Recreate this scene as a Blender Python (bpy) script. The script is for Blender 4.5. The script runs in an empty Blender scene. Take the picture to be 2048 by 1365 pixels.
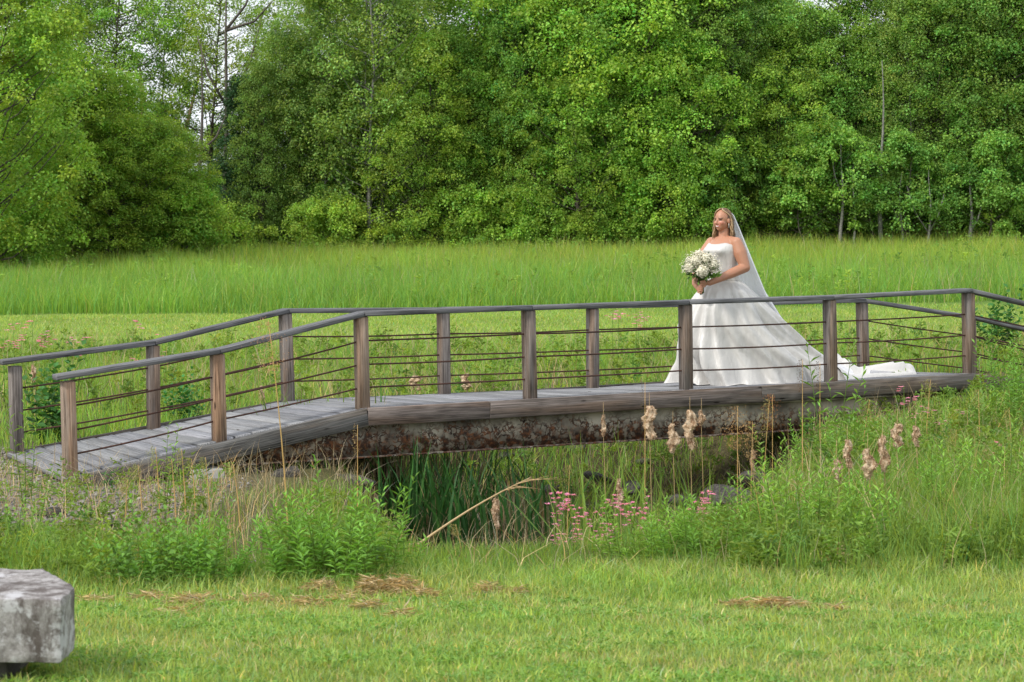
import bpy, math, random
import numpy as np
from math import radians, sin, cos, pi
from mathutils import Vector, Matrix

# ------------------------------------------------------------------ camera, sky, sun, exposure
EYE = 1.6
SC = bpy.context.scene
cam_d = bpy.data.cameras.new("camera"); cam = bpy.data.objects.new("camera", cam_d)
SC.collection.objects.link(cam); SC.camera = cam
cam.location = (0, 0, EYE); cam.rotation_euler = (radians(90), 0, 0)
cam_d.sensor_width = 36.0; cam_d.lens = 36.0 * 4011 / 2048
cam_d.shift_y = -(682.5 - 440) / 2048
cam_d.clip_start = 0.1; cam_d.clip_end = 3000
cam_d.dof.use_dof = True; cam_d.dof.focus_distance = 19.3; cam_d.dof.aperture_fstop = 8

SUN_EL, SUN_AZ = radians(44), radians(-128)          # from the upper left, behind the camera
W = bpy.data.worlds.new("World"); SC.world = W; W.use_nodes = True
wt = W.node_tree; bg = wt.nodes["Background"]
sky = wt.nodes.new("ShaderNodeTexSky"); sky.sky_type = 'NISHITA'; sky.sun_disc = False
sky.sun_elevation = SUN_EL; sky.sun_rotation = SUN_AZ
sky.air_density = 1.2; sky.dust_density = 3.0
# thin overcast: the blue sky mostly veiled by a bright, faintly mottled cloud sheet
tc = wt.nodes.new("ShaderNodeTexCoord"); nz = wt.nodes.new("ShaderNodeTexNoise")
nz.inputs["Scale"].default_value = 3.0; nz.inputs["Detail"].default_value = 5
wt.links.new(tc.outputs["Generated"], nz.inputs["Vector"])
cr = wt.nodes.new("ShaderNodeValToRGB")
cr.color_ramp.elements[0].color = (8.2, 8.8, 9.8, 1); cr.color_ramp.elements[0].position = 0.3
cr.color_ramp.elements[1].color = (11.5, 11.7, 12.0, 1); cr.color_ramp.elements[1].position = 0.7
wt.links.new(nz.outputs["Fac"], cr.inputs["Fac"])
mx = wt.nodes.new("ShaderNodeMix"); mx.data_type = 'RGBA'; mx.inputs[0].default_value = 0.86
wt.links.new(sky.outputs[0], mx.inputs[6]); wt.links.new(cr.outputs[0], mx.inputs[7])
wt.links.new(mx.outputs[2], bg.inputs["Color"]); bg.inputs["Strength"].default_value = 0.062

sd = bpy.data.lights.new("sun", 'SUN'); sd.energy = 1.45; sd.angle = radians(10); sd.color = (1, .965, .9)
sun = bpy.data.objects.new("sun", sd); SC.collection.objects.link(sun)
sdir = Vector((sin(SUN_AZ) * cos(SUN_EL), cos(SUN_AZ) * cos(SUN_EL), sin(SUN_EL)))
sun.rotation_euler = sdir.to_track_quat('Z', 'Y').to_euler(); sun.location = (0, 0, 40)
SC.view_settings.view_transform = 'Standard'; SC.view_settings.look = 'None'
SC.view_settings.exposure = 1.08; SC.view_settings.gamma = 1.0
SC.cycles.max_bounces = 6; SC.cycles.diffuse_bounces = 3; SC.cycles.transmission_bounces = 4
SC.cycles.transparent_max_bounces = 12; SC.cycles.glossy_bounces = 2
SC.cycles.caustics_reflective = False; SC.cycles.caustics_refractive = False

F0 = 4011.0
def at(px, py, Y):
    return Vector(((px - 1024) * Y / F0, Y, EYE - (py - 440) * Y / F0))
def wx(px, Y): return (px - 1024) * Y / F0

# ------------------------------------------------------------------ helpers
COL = SC.collection
rng = np.random.default_rng(7)
def tag(o, label=None, cat=None, group=None, kind=None):
    if label: o['label'] = label
    if cat: o['category'] = cat
    if group: o['group'] = group
    if kind: o['kind'] = kind
    return o
def empty(name, loc=(0, 0, 0), rz=0.0):
    o = bpy.data.objects.new(name, None); COL.objects.link(o)
    o.location = loc; o.rotation_euler = (0, 0, rz); o.empty_display_size = .1
    return o
def copy_tree(o, parent=None):
    c = o.copy(); COL.objects.link(c)
    if parent is not None: c.parent = parent
    for ch in list(o.children): copy_tree(ch, c)
    return c

class G:
    """collects geometry: verts, faces of any size, per-vertex colour and wood-grain coordinate"""
    def __init__(s): s.V = []; s.F = []; s.C = []; s.L = []; s.n = 0
    def add(s, V, Fs, col=None, loc=None):
        V = np.asarray(V, float).reshape(-1, 3)
        if not isinstance(Fs, list): Fs = [Fs]
        for f in Fs:
            f = np.asarray(f, int)
            if f.size: s.F.append(f + s.n)
        s.V.append(V)
        c = np.ones((len(V), 3)) * .5 if col is None else np.broadcast_to(np.asarray(col, float), (len(V), 3))
        s.C.append(c)
        s.L.append(V if loc is None else np.asarray(loc, float))
        s.n += len(V); return s
    def build(s, name, mat, parent=None, smooth=False):
        me = bpy.data.meshes.new(name)
        V = np.concatenate(s.V); C = np.concatenate(s.C); L = np.concatenate(s.L)
        li = np.concatenate([f.ravel() for f in s.F]).astype(np.int32)
        sz = np.concatenate([np.full(len(f), f.shape[1]) for f in s.F]).astype(np.int32)
        st = np.concatenate([[0], np.cumsum(sz)[:-1]]).astype(np.int32)
        me.vertices.add(len(V)); me.vertices.foreach_set("co", V.ravel().astype(np.float32))
        me.loops.add(len(li)); me.loops.foreach_set("vertex_index", li)
        me.polygons.add(len(sz)); me.polygons.foreach_set("loop_start", st)
        me.polygons.foreach_set("loop_total", sz)
        if smooth: me.polygons.foreach_set("use_smooth", np.ones(len(sz), bool))
        a = me.attributes.new("tint", 'FLOAT_VECTOR', 'POINT'); a.data.foreach_set("vector", C.ravel().astype(np.float32))
        a = me.attributes.new("grain", 'FLOAT_VECTOR', 'POINT'); a.data.foreach_set("vector", L.ravel().astype(np.float32))
        me.update(calc_edges=True); me.validate()
        me.materials.append(mat)
        o = bpy.data.objects.new(name, me); COL.objects.link(o)
        if parent is not None: o.parent = parent
        return o

def nrm(v): return v / (np.linalg.norm(v, axis=-1, keepdims=True) + 1e-9)

def blades(g, P, H, Wd, lean, col, R, seg=3, az=None):
    """grass blades rooted at P, curved and tapering"""
    n = len(P); H = np.broadcast_to(H, n); Wd = np.broadcast_to(Wd, n); lean = np.broadcast_to(lean, n)
    a = R.uniform(0, 2 * pi, n) if az is None else az
    b = R.uniform(0, pi, n)
    d = np.stack([np.cos(a), np.sin(a), 0 * a], 1); w = np.stack([np.cos(b), np.sin(b), 0 * b], 1)
    S = {3: [0, .4, .75, 1], 2: [0, .55, 1], 1: [0, 1]}[seg]
    rows = []
    for s in S:
        c = P + d * (H * lean * s ** 2)[:, None]; c[:, 2] += H * s * (1 - .35 * lean * s)
        wd = (Wd * .5 * (1 - s ** 1.6))[:, None]
        if s < 1: rows += [c - w * wd, c + w * wd]
        else: rows += [c]
    k = len(rows); V = np.stack(rows, 1).reshape(-1, 3)
    base = (np.arange(n) * k)[:, None]; Fs = []
    for i in range(seg - 1): Fs.append(base + np.array([2 * i, 2 * i + 1, 2 * i + 3, 2 * i + 2]))
    j = 2 * (seg - 1); Fs.append(base + np.array([j, j + 1, j + 2]))
    g.add(V, Fs, np.repeat(np.broadcast_to(col, (n, 3)), k, 0))

def leaves(g, C, A, N, L, Wd, col, fold=.15):
    """leaf cards: base C, axis A, normal N"""
    n = len(C); A = nrm(A); S = nrm(np.cross(A, N)); N = nrm(np.cross(S, A))
    L = np.broadcast_to(L, n)[:, None]; Wd = np.broadcast_to(Wd, n)[:, None]
    v0 = C; v2 = C + A * L - N * L * .12; m = C + A * L * .45
    v1 = m + S * Wd * .5 + N * L * fold; v3 = m - S * Wd * .5 + N * L * fold
    V = np.stack([v0, v1, v2, v3], 1).reshape(-1, 3)
    b = (np.arange(n) * 4)[:, None]
    g.add(V, [b + np.array([0, 1, 2]), b + np.array([0, 2, 3])], np.repeat(np.broadcast_to(col, (n, 3)), 4, 0))

def rand_dirs(R, n, up=0.0):
    v = R.normal(size=(n, 3)); v[:, 2] += up
    return nrm(v)

def tube(g, pts, rad, k=6, col=None, cap=True):
    pts = np.asarray(pts, float); n = len(pts); rad = np.broadcast_to(rad, n)
    T = np.gradient(pts, axis=0); T = nrm(T)
    ref = np.array([0, 0, 1.]) if abs(T[0][2]) < .9 else np.array([1., 0, 0])
    rows = []; U = nrm(np.cross(T[0], ref))
    for i in range(n):
        U = nrm(U - T[i] * np.dot(U, T[i])); Vv = np.cross(T[i], U)
        th = np.arange(k) * 2 * pi / k
        rows.append(pts[i] + rad[i] * (np.cos(th)[:, None] * U + np.sin(th)[:, None] * Vv))
    V = np.concatenate(rows); Fs = []
    i = np.arange(n - 1)[:, None, None] * k; j = np.arange(k)[None, :, None]
    q = np.concatenate([i + j, i + (j + 1) % k, i + k + (j + 1) % k, i + k + j], 2).reshape(-1, 4)
    Fs.append(q)
    if cap:
        Fs.append(np.arange(k)[::-1][None]); Fs.append((np.arange(k) + (n - 1) * k)[None])
    s = np.concatenate([[0], np.cumsum(np.linalg.norm(np.diff(pts, axis=0), axis=1))])
    loc = np.stack([np.repeat(s, k), np.tile(np.cos(th) * .05, n), np.tile(np.sin(th) * .05, n)], 1)
    g.add(V, Fs, col, loc)

def timber(g, p0, p1, w, h, ch=.005, up=(0, 0, 1), col=None, seed=None, nl=1):
    """chamfered board from p0 to p1; w across, h along up; p0/p1 on its centre line"""
    p0 = np.array(p0, float); p1 = np.array(p1, float); d = p1 - p0; L = np.linalg.norm(d); d /= L
    up = np.array(up, float); s = nrm(np.cross(d, up)); u = np.cross(s, d)
    a, b = w / 2, h / 2
    prof = np.array([(-a + ch, -b), (a - ch, -b), (a, -b + ch), (a, b - ch), (a - ch, b), (-a + ch, b), (-a, b - ch), (-a, -b + ch)])
    V = []; loc = []
    off = rng.uniform(0, 50, 3) if seed is None else np.array([seed * 7.3, seed * 3.1, seed * 5.7])
    ss = [0, ch] + list(np.linspace(0, L, nl + 1)[1:-1]) + [L - ch, L]
    for i, t in enumerate(ss):
        e = (i == 0 or i == len(ss) - 1); q = prof * (1 - ch / max(a, b) * .9) if e else prof
        V.append(p0 + d * t + q[:, :1] * s + q[:, 1:] * u)
        loc.append(np.column_stack([np.full(8, t), q]) + off)
    V = np.concatenate(V); n = len(ss); k = 8
    i = np.arange(n - 1)[:, None, None] * k; j = np.arange(k)[None, :, None]
    q = np.concatenate([i + j, i + (j + 1) % k, i + k + (j + 1) % k, i + k + j], 2).reshape(-1, 4)
    g.add(V, [q, np.arange(k)[::-1][None], (np.arange(k) + (n - 1) * k)[None]],
          rng.uniform(.3, .7) * np.ones(3) if col is None else col, np.concatenate(loc))

def grid_faces(nu, nv, wrap=False):
    i = np.arange(nu - 1)[:, None]; j = np.arange(nv if wrap else nv - 1)[None]
    a = i * nv + j; b = i * nv + (j + 1) % nv
    return np.stack([a, b, b + nv, a + nv], -1).reshape(-1, 4)

def ellipsoid(g, c, r, R3=None, nu=12, nv=18, col=None):
    u = np.linspace(0, pi, nu)[:, None]; v = np.linspace(0, 2 * pi, nv, endpoint=False)[None]
    P = np.stack([np.sin(u) * np.cos(v), np.sin(u) * np.sin(v), np.cos(u) * np.ones_like(v)], -1).reshape(-1, 3) * np.array(r)
    if R3 is not None: P = P @ np.array(R3).T
    g.add(P + np.array(c), grid_faces(nu, nv, True), col)

def sm(a, b, x):
    t = np.clip((x - a) / (b - a), 0, 1); return t * t * (3 - 2 * t)

def vnoise(x, y, s=0):
    """cheap smooth noise, about -1..1"""
    x = np.asarray(x, float); y = np.asarray(y, float)
    return (np.sin(x * 1.7 + s * 1.3 + 1.9 * np.sin(y * 1.1 + s)) + np.sin(y * 2.1 - s * 2.1 + 1.7 * np.sin(x * .9 + s * .7))
            + .6 * np.sin(3.3 * x + 2.2 * y + s * 3.7) + .5 * np.sin(-2.7 * x + 4.1 * y + s)) / 3.1

def tint(R, n, lo=.7, hi=1.25, yellow=.15, clump=None):
    v = R.uniform(lo, hi, n)
    if clump is not None: v = v * clump
    y = R.normal(0, yellow, n)
    return np.stack([v * (1 + y * 1.3), v * (1 + .3 * y), v * (1 - y)], 1).clip(.05, 3)

# ------------------------------------------------------------------ materials
def new_mat(name):
    m = bpy.data.materials.new(name); m.use_nodes = True
    return m, m.node_tree, m.node_tree.nodes["Principled BSDF"]
def N(t, typ, **kw):
    n = t.nodes.new(typ)
    for k, v in kw.items(): setattr(n, k, v)
    return n
def ramp(t, fac, stops):
    r = N(t, "ShaderNodeValToRGB"); e = r.color_ramp.elements
    while len(e) < len(stops): e.new(.5)
    for i, (p, c) in enumerate(stops): e[i].position = p; e[i].color = (*c, 1)
    t.links.new(fac, r.inputs["Fac"]); return r.outputs["Color"]
def noise(t, vec, scale, detail=4, rough=.55):
    n = N(t, "ShaderNodeTexNoise"); n.inputs["Scale"].default_value = scale
    n.inputs["Detail"].default_value = detail; n.inputs["Roughness"].default_value = rough
    if vec is not None: t.links.new(vec, n.inputs["Vector"])
    return n.outputs["Fac"]
def mix(t, fac, a, b, mode='MIX'):
    m = N(t, "ShaderNodeMix", data_type='RGBA', blend_type=mode)
    for s, v in ((m.inputs[0], fac), (m.inputs[6], a), (m.inputs[7], b)):
        if isinstance(v, (int, float)): s.default_value = v
        elif isinstance(v, tuple): s.default_value = (*v, 1)
        else: t.links.new(v, s)
    return m.outputs[2]
def attr(t, name, out="Vector"):
    a = N(t, "ShaderNodeAttribute"); a.attribute_name = name; return a.outputs[out]
def mapping(t, vec, scale):
    m = N(t, "ShaderNodeMapping"); m.inputs["Scale"].default_value = scale; t.links.new(vec, m.inputs["Vector"])
    return m.outputs["Vector"]
def bump(t, b, h, strength=.3, dist=.01):
    n = N(t, "ShaderNodeBump"); n.inputs["Strength"].default_value = strength; n.inputs["Distance"].default_value = dist
    t.links.new(h, n.inputs["Height"]); t.links.new(n.outputs["Normal"], b.inputs["Normal"])

def foliage(name, c, trans=.45, rough=.55, objvar=.25, spec=.25):
    """leaf colour c times the tint attribute (value, warmth), part of the light passing through"""
    m, t, b = new_mat(name)
    tv = attr(t, "tint", "Color")
    col = mix(t, 1.0, c, tv, 'MULTIPLY')
    if objvar:
        oi = N(t, "ShaderNodeObjectInfo"); h = N(t, "ShaderNodeHueSaturation")
        mr = N(t, "ShaderNodeMapRange"); mr.inputs[3].default_value = 1 - objvar; mr.inputs[4].default_value = 1 + objvar
        mh = N(t, "ShaderNodeMapRange"); mh.inputs[3].default_value = .488; mh.inputs[4].default_value = .512
        t.links.new(oi.outputs["Random"], mr.inputs[0]); t.links.new(mr.outputs[0], h.inputs["Value"])
        wn = N(t, "ShaderNodeMath", operation='FRACT'); m2 = N(t, "ShaderNodeMath", operation='MULTIPLY'); m2.inputs[1].default_value = 7.31
        t.links.new(oi.outputs["Random"], m2.inputs[0]); t.links.new(m2.outputs[0], wn.inputs[0])
        t.links.new(wn.outputs[0], mh.inputs[0]); t.links.new(mh.outputs[0], h.inputs["Hue"])
        t.links.new(col, h.inputs["Color"]); col = h.outputs["Color"]
    t.links.new(col, b.inputs["Base Color"]); b.inputs["Roughness"].default_value = rough
    b.inputs["Specular IOR Level"].default_value = spec
    tr = N(t, "ShaderNodeBsdfTranslucent"); ms = N(t, "ShaderNodeMixShader"); ms.inputs[0].default_value = trans
    tcol = mix(t, 1.0, col, (1.25, 1.2, .6), 'MULTIPLY'); t.links.new(tcol, tr.inputs["Color"])
    t.links.new(b.outputs[0], ms.inputs[1]); t.links.new(tr.outputs[0], ms.inputs[2])
    t.links.new(ms.outputs[0], t.nodes["Material Output"].inputs["Surface"])
    return m

def wood(name, dark, mid, light, warm=None):
    m, t, b = new_mat(name)
    g = attr(t, "grain"); tv = attr(t, "tint", "Color")
    fine = noise(t, mapping(t, g, (2.2, 120, 120)), 1.0, 5, .7)
    broad = noise(t, mapping(t, g, (.8, 9, 9)), 1.0, 3)
    wv = N(t, "ShaderNodeTexWave", wave_type='BANDS', bands_direction='Y'); wv.inputs["Scale"].default_value = 9
    wv.inputs["Distortion"].default_value = 9; wv.inputs["Detail"].default_value = 3; wv.inputs["Detail Scale"].default_value = .6
    t.links.new(mapping(t, g, (.35, 1.6, 1.6)), wv.inputs["Vector"])
    c = ramp(t, fine, [(.34, dark), (.5, mid), (.66, light)])
    c = mix(t, .22, c, ramp(t, wv.outputs["Fac"], [(.0, dark), (.35, mid), (.9, light)]))
    if warm: c = mix(t, ramp(t, broad, [(.45, (0, 0, 0)), (.62, (1, 1, 1))]), c, mix(t, 1.0, c, warm, 'MULTIPLY'))
    # knots
    vo = N(t, "ShaderNodeTexVoronoi"); vo.inputs["Scale"].default_value = 1.0
    t.links.new(mapping(t, g, (2.2, 9, 9)), vo.inputs["Vector"])
    c = mix(t, ramp(t, vo.outputs["Distance"], [(.05, (1, 1, 1)), (.10, (0, 0, 0))]), c, (dark[0] * .5, dark[1] * .42, dark[2] * .38))
    s = mix(t, 1.0, c, mix(t, 1.0, tv, (2, 2, 2), 'MULTIPLY'), 'MULTIPLY')
    t.links.new(s, b.inputs["Base Color"]); b.inputs["Roughness"].default_value = .85
    b.inputs["Specular IOR Level"].default_value = .25
    bump(t, b, fine, .55, .004); return m

M = {}
M['post'] = wood("weathered_post_wood", (.040, .033, .028), (.175, .150, .134), (.34, .305, .28), (1.2, .98, .80))
M['rail'] = wood("weathered_rail_wood", (.035, .035, .036), (.115, .115, .12), (.25, .25, .26))
M['board'] = wood("weathered_side_wood", (.03, .027, .025), (.125, .115, .105), (.27, .25, .235), (1.1, .95, .82))
M['deck'] = wood("weathered_deck_wood", (.09, .09, .092), (.215, .216, .222), (.36, .36, .37))
M['deck_end'] = wood("deck_end_wood", (.10, .08, .07), (.22, .19, .17), (.33, .29, .27))

m, t, b = new_mat("rusty_rod"); c = ramp(t, noise(t, attr(t, "grain"), 18), [(.35, (.03, .014, .01)), (.6, (.085, .032, .018)), (.75, (.14, .055, .028))])
t.links.new(c, b.inputs["Base Color"]); b.inputs["Roughness"].default_value = .8; M['rod'] = m

m, t, b = new_mat("rusted_beam_paint")
pos = attr(t, "grain"); sx = N(t, "ShaderNodeSeparateXYZ"); t.links.new(pos, sx.inputs[0])
vo = N(t, "ShaderNodeTexVoronoi", feature='DISTANCE_TO_EDGE'); vo.inputs["Scale"].default_value = 13; vo.inputs["Randomness"].default_value = 1
dd = N(t, "ShaderNodeVectorMath", operation='ADD'); nn = N(t, "ShaderNodeTexNoise"); nn.inputs["Scale"].default_value = 11
sc_ = N(t, "ShaderNodeVectorMath", operation='SCALE'); sc_.inputs[3].default_value = .22
t.links.new(pos, nn.inputs["Vector"]); t.links.new(nn.outputs["Color"], sc_.inputs[0]); t.links.new(pos, dd.inputs[0]); t.links.new(sc_.outputs[0], dd.inputs[1])
t.links.new(dd.outputs[0], vo.inputs["Vector"])
paint = ramp(t, noise(t, pos, 2.2), [(.36, (.13, .115, .09)), (.60, (.55, .50, .40))])
rust = ramp(t, noise(t, pos, 30), [(.35, (.022, .014, .01)), (.52, (.075, .032, .016)), (.7, (.24, .088, .03))])
# rust gathers low on the web and towards the left end
ma = N(t, "ShaderNodeMath", operation='MULTIPLY_ADD'); ma.inputs[1].default_value = -2.5; ma.inputs[2].default_value = .89
t.links.new(sx.outputs["Y"], ma.inputs[0])
mb = N(t, "ShaderNodeMath", operation='MULTIPLY_ADD'); mb.inputs[1].default_value = -.052; t.links.new(sx.outputs["X"], mb.inputs[0]); t.links.new(ma.outputs[0], mb.inputs[2])
lg = noise(t, pos, 3.2, 3); a1 = N(t, "ShaderNodeMath", operation='ADD'); t.links.new(mb.outputs[0], a1.inputs[0]); t.links.new(lg, a1.inputs[1])
big = ramp(t, a1.outputs[0], [(.80, (0, 0, 0)), (1.10, (1, 1, 1))])
edge = ramp(t, vo.outputs["Distance"], [(.05, (1, 1, 1)), (.17, (0, 0, 0))])
near = ramp(t, a1.outputs[0], [(.55, (0, 0, 0)), (.82, (1, 1, 1))])
em = mix(t, 1.0, mix(t, 1.0, edge, near, 'MULTIPLY'), ramp(t, noise(t, pos, 9, 5), [(.36, (0, 0, 0)), (.48, (1, 1, 1))]), 'MULTIPLY'); msk = mix(t, 1.0, em, mix(t, .65, big, mix(t, 1.0, big, ramp(t, noise(t, pos, 14), [(.45, (0, 0, 0)), (.55, (1, 1, 1))]), 'MULTIPLY')), 'LIGHTEN')
t.links.new(mix(t, msk, paint, rust), b.inputs["Base Color"]); b.inputs["Roughness"].default_value = .75
bump(t, b, msk, .4, .004); M['beam'] = m

def stony(name, stops, scale=9, bs=.5, dist=.01, lichen=None):
    m, t, b = new_mat(name); oc = N(t, "ShaderNodeTexCoord").outputs["Object"]
    f = noise(t, oc, scale, 8, .65); c = ramp(t, f, stops)
    if lichen: c = mix(t, ramp(t, noise(t, oc, scale * .45, 6, .7), [(.52, (0, 0, 0)), (.60, (1, 1, 1))]), c, lichen)
    t.links.new(c, b.inputs["Base Color"]); b.inputs["Roughness"].default_value = .9
    bump(t, b, noise(t, oc, scale * 3, 8, .7), bs, dist); return m
M['granite_'] = stony("lichened_granite", [(.36, (.03, .023, .02)), (.48, (.085, .07, .062)), (.58, (.20, .175, .165)), (.72, (.42, .39, .385))], 11, 1.0, .012, (.27, .255, .25))
m, t, b = new_mat("streaked_granite"); oc = N(t, "ShaderNodeTexCoord").outputs["Object"]
f1 = noise(t, oc, 26, 8, .75); f2 = noise(t, mapping(t, oc, (1, 1, .28)), 7, 6, .7); f3 = noise(t, oc, 6, 6, .7)
cg = ramp(t, f1, [(.30, (.10, .088, .08)), (.5, (.27, .25, .24)), (.7, (.47, .45, .44))])
cg = mix(t, ramp(t, f2, [(.50, (0, 0, 0)), (.62, (.85, .85, .85))]), cg, (.065, .048, .040))
cg = mix(t, ramp(t, f3, [(.54, (0, 0, 0)), (.60, (.8, .8, .8))]), cg, (.50, .49, .50))
t.links.new(cg, b.inputs["Base Color"]); b.inputs["Roughness"].default_value = .9; bump(t, b, f1, .9, .006); M['granite'] = m
M['rock'] = stony("field_stone", [(.3, (.025, .02, .017)), (.5, (.085, .075, .065)), (.7, (.20, .18, .16))], 7, 1.0, .03, (.15, .14, .10))
M['concrete'] = stony("concrete", [(.3, (.26, .26, .25)), (.6, (.42, .42, .40)), (.8, (.5, .5, .48))], 4, .4, .005)
M['gravel'] = stony("gravel_stones", [(.35, (.08, .07, .065)), (.5, (.2, .185, .17)), (.65, (.38, .35, .32))], 12, .3, .005)

m, t, b = new_mat("ground_cover"); geo = N(t, "ShaderNodeNewGeometry").outputs["Position"]
tv = attr(t, "tint", "Color")
f = noise(t, geo, 2.5, 8, .7); f2 = noise(t, geo, 40, 4, .7)
c = mix(t, 1.0, tv, ramp(t, f, [(.3, (.7, .75, .6)), (.7, (1.3, 1.25, 1.2))]), 'MULTIPLY')
c = mix(t, 1.0, c, ramp(t, f2, [(.3, (.55, .55, .55)), (.7, (1.4, 1.4, 1.4))]), 'MULTIPLY')
t.links.new(c, b.inputs["Base Color"]); b.inputs["Roughness"].default_value = .95; b.inputs["Specular IOR Level"].default_value = .1
bump(t, b, f2, .8, .02); M['ground'] = m

m, t, b = new_mat("stream_water"); oc = N(t, "ShaderNodeTexCoord").outputs["Object"]
b.inputs["Base Color"].default_value = (.05, .045, .03, 1); b.inputs["Roughness"].default_value = .06; b.inputs["IOR"].default_value = 1.33
bump(t, b, noise(t, mapping(t, oc, (1, 2.6, 1)), 5, 4), .35, .02); M['water'] = m

M['lawn'] = foliage("lawn_grass", (.335, .455, .115), .4, objvar=0)
M['meadow'] = foliage("meadow_grass", (.26, .44, .075), .42, objvar=0)
M['herb'] = foliage("bank_herbs", (.23, .36, .07), .42, objvar=0)
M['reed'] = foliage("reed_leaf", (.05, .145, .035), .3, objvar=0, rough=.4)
M['straw'] = foliage("dry_straw", (.62, .48, .28), .2, objvar=0)
M['maple'] = foliage("maple_leaf", (.31, .48, .075), .38, objvar=.16)
M['birch'] = foliage("birch_leaf", (.27, .42, .10), .4, objvar=.15)
M['oak'] = foliage("woodland_leaf", (.21, .38, .075), .36, objvar=.2)
M['conif'] = foliage("conifer_needle", (.035, .085, .03), .2)
M['shrubleaf'] = foliage("shrub_leaf", (.16, .30, .055), .42, objvar=.15)
M['darkleaf'] = foliage("dark_shrub_leaf", (.05, .15, .035), .3, objvar=.1)
M['pink'] = foliage("pink_petal", (.80, .33, .50), .35, objvar=.1)
M['purple'] = foliage("purple_petal", (.38, .24, .62), .35, objvar=.1)
M['fluff'] = None
m, t, b = new_mat("cattail_fluff"); oc = N(t, "ShaderNodeTexCoord").outputs["Object"]; tv = attr(t, "tint", "Color")
c = ramp(t, noise(t, mapping(t, oc, (1, 1, .6)), 26, 6, .7), [(.34, (.16, .08, .04)), (.45, (.46, .30, .18)), (.62, (.82, .66, .47))])
c = mix(t, 1.0, c, mix(t, 1.0, tv, (2, 2, 2), 'MULTIPLY'), 'MULTIPLY')
t.links.new(c, b.inputs["Base Color"]); b.inputs["Roughness"].default_value = 1; b.inputs["Specular IOR Level"].default_value = .05
bump(t, b, noise(t, oc, 90, 6, .8), 1.0, .01); M['fluff'] = m
def bark(name, stops, band=None):
    m, t, b = new_mat(name); oc = N(t, "ShaderNodeTexCoord").outputs["Object"]
    f = noise(t, mapping(t, oc, (4, 4, .8 if not band else 6)), 2.5, 6, .7)
    t.links.new(ramp(t, f, stops), b.inputs["Base Color"]); b.inputs["Roughness"].default_value = .9
    bump(t, b, f, .5, .03); return m
M['bark'] = bark("tree_bark", [(.35, (.045, .036, .028)), (.6, (.13, .11, .09)), (.8, (.22, .2, .17))])
M['palebark'] = bark("pale_bark", [(.35, (.10, .09, .08)), (.55, (.24, .235, .21)), (.8, (.36, .35, .32))], True)

# ------------------------------------------------------------------ terrain
BY = [-40, 0, 7, 10, 12, 16, 22, 30, 42, 65, 80, 120, 900]
BZ = [.1, 0, -.03, -.30, -.38, -.52, -.40, -.36, -.30, .34, .6, .9, .9]
WATER = EYE - 2.78
def chan(X, Y):
    """0 on the banks .. 1 in the bed of the stream that passes under the bridge"""
    xc = .35 + (Y - 14) * .09; hw = np.interp(Y, [11.5, 13, 16, 19, 23, 28], [.35, 1.15, 1.45, 1.75, 1.3, .7])
    d = np.abs(X - xc + .12 * np.sin(Y * 2.3)) / hw
    return (1 - sm(.72, 1.35, d)) * sm(11.9, 13.6, Y) * (1 - sm(19.3, 24.5, Y))
def gz(X, Y):
    X = np.asarray(X, float); Y = np.asarray(Y, float)
    z = np.interp(Y, BY, BZ)
    z = z + .24 * sm(2.4, 5.0, X) * sm(15, 19, Y) * (1 - sm(24, 34, Y))
    z = z + .012 * X * sm(30, 60, Y) * (np.abs(X) < 60)
    z = z + .03 * vnoise(X * .8, Y * .8, 1) * sm(9, 12, Y) + .008 * vnoise(X * 3, Y * 3, 2)
    z = z + .08 * vnoise(X * .15, Y * .15, 3) * sm(40, 60, Y)
    z = z - (z - (WATER - .22)) * chan(X, Y)
    return z

def axis(fine0, fine1, step, lo, hi, grow=1.12):
    c = list(np.arange(fine0, fine1 + 1e-6, step)); s = step
    while c[-1] < hi: s *= grow; c.append(min(c[-1] + s, hi))
    s = step
    while c[0] > lo: s *= grow; c.insert(0, max(c[0] - s, lo))
    return np.array(c)
xs = axis(-7, 7, .14, -900, 900); ys = axis(6, 27, .14, -60, 1200)
YY, XX = np.meshgrid(ys, xs, indexing='ij'); ZZ = gz(XX, YY)
soil = np.array([.085, .062, .04]); green = np.array([.12, .20, .045]); straw = np.array([.34, .27, .16]); leafl = np.array([.05, .045, .025])
Xf, Yf = XX.ravel(), YY.ravel()
c = np.tile(green, (len(Xf), 1))
def lerp(c, k, m): return c * (1 - m[:, None]) + k * m[:, None]
c = lerp(c, soil * 1.1, sm(10.3, 12, Yf) * (1 - sm(24, 30, Yf)) * .8)
c = lerp(c, np.array([.20, .17, .145]), sm(-1.9, -2.6, Xf) * sm(12.5, 14, Yf) * (1 - sm(18, 19, Yf)))
c = lerp(c, np.array([.20, .26, .07]), sm(30, 31, Yf) * (1 - sm(41, 42.5, Yf)) * .8)
c = lerp(c, leafl, sm(61, 64, Yf) * (1 - sm(150, 200, Yf)))
c = lerp(c, soil * .6, chan(Xf, Yf))
g = G(); g.add(np.stack([Xf, Yf, ZZ.ravel()], 1), grid_faces(len(ys), len(xs))[:, ::-1], c)
ground = g.build("ground", M['ground'], smooth=True); tag(ground, kind='structure')
g = G(); u = np.linspace(-3.2, 5.5, 30); v = np.linspace(12.2, 23.5, 40)
vv, uu = np.meshgrid(v, u, indexing='ij')
g.add(np.stack([uu.ravel(), vv.ravel(), np.full(uu.size, WATER)], 1), grid_faces(40, 30)[:, ::-1])
tag(g.build("stream_water", M['water'], smooth=True), kind='structure')

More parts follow.
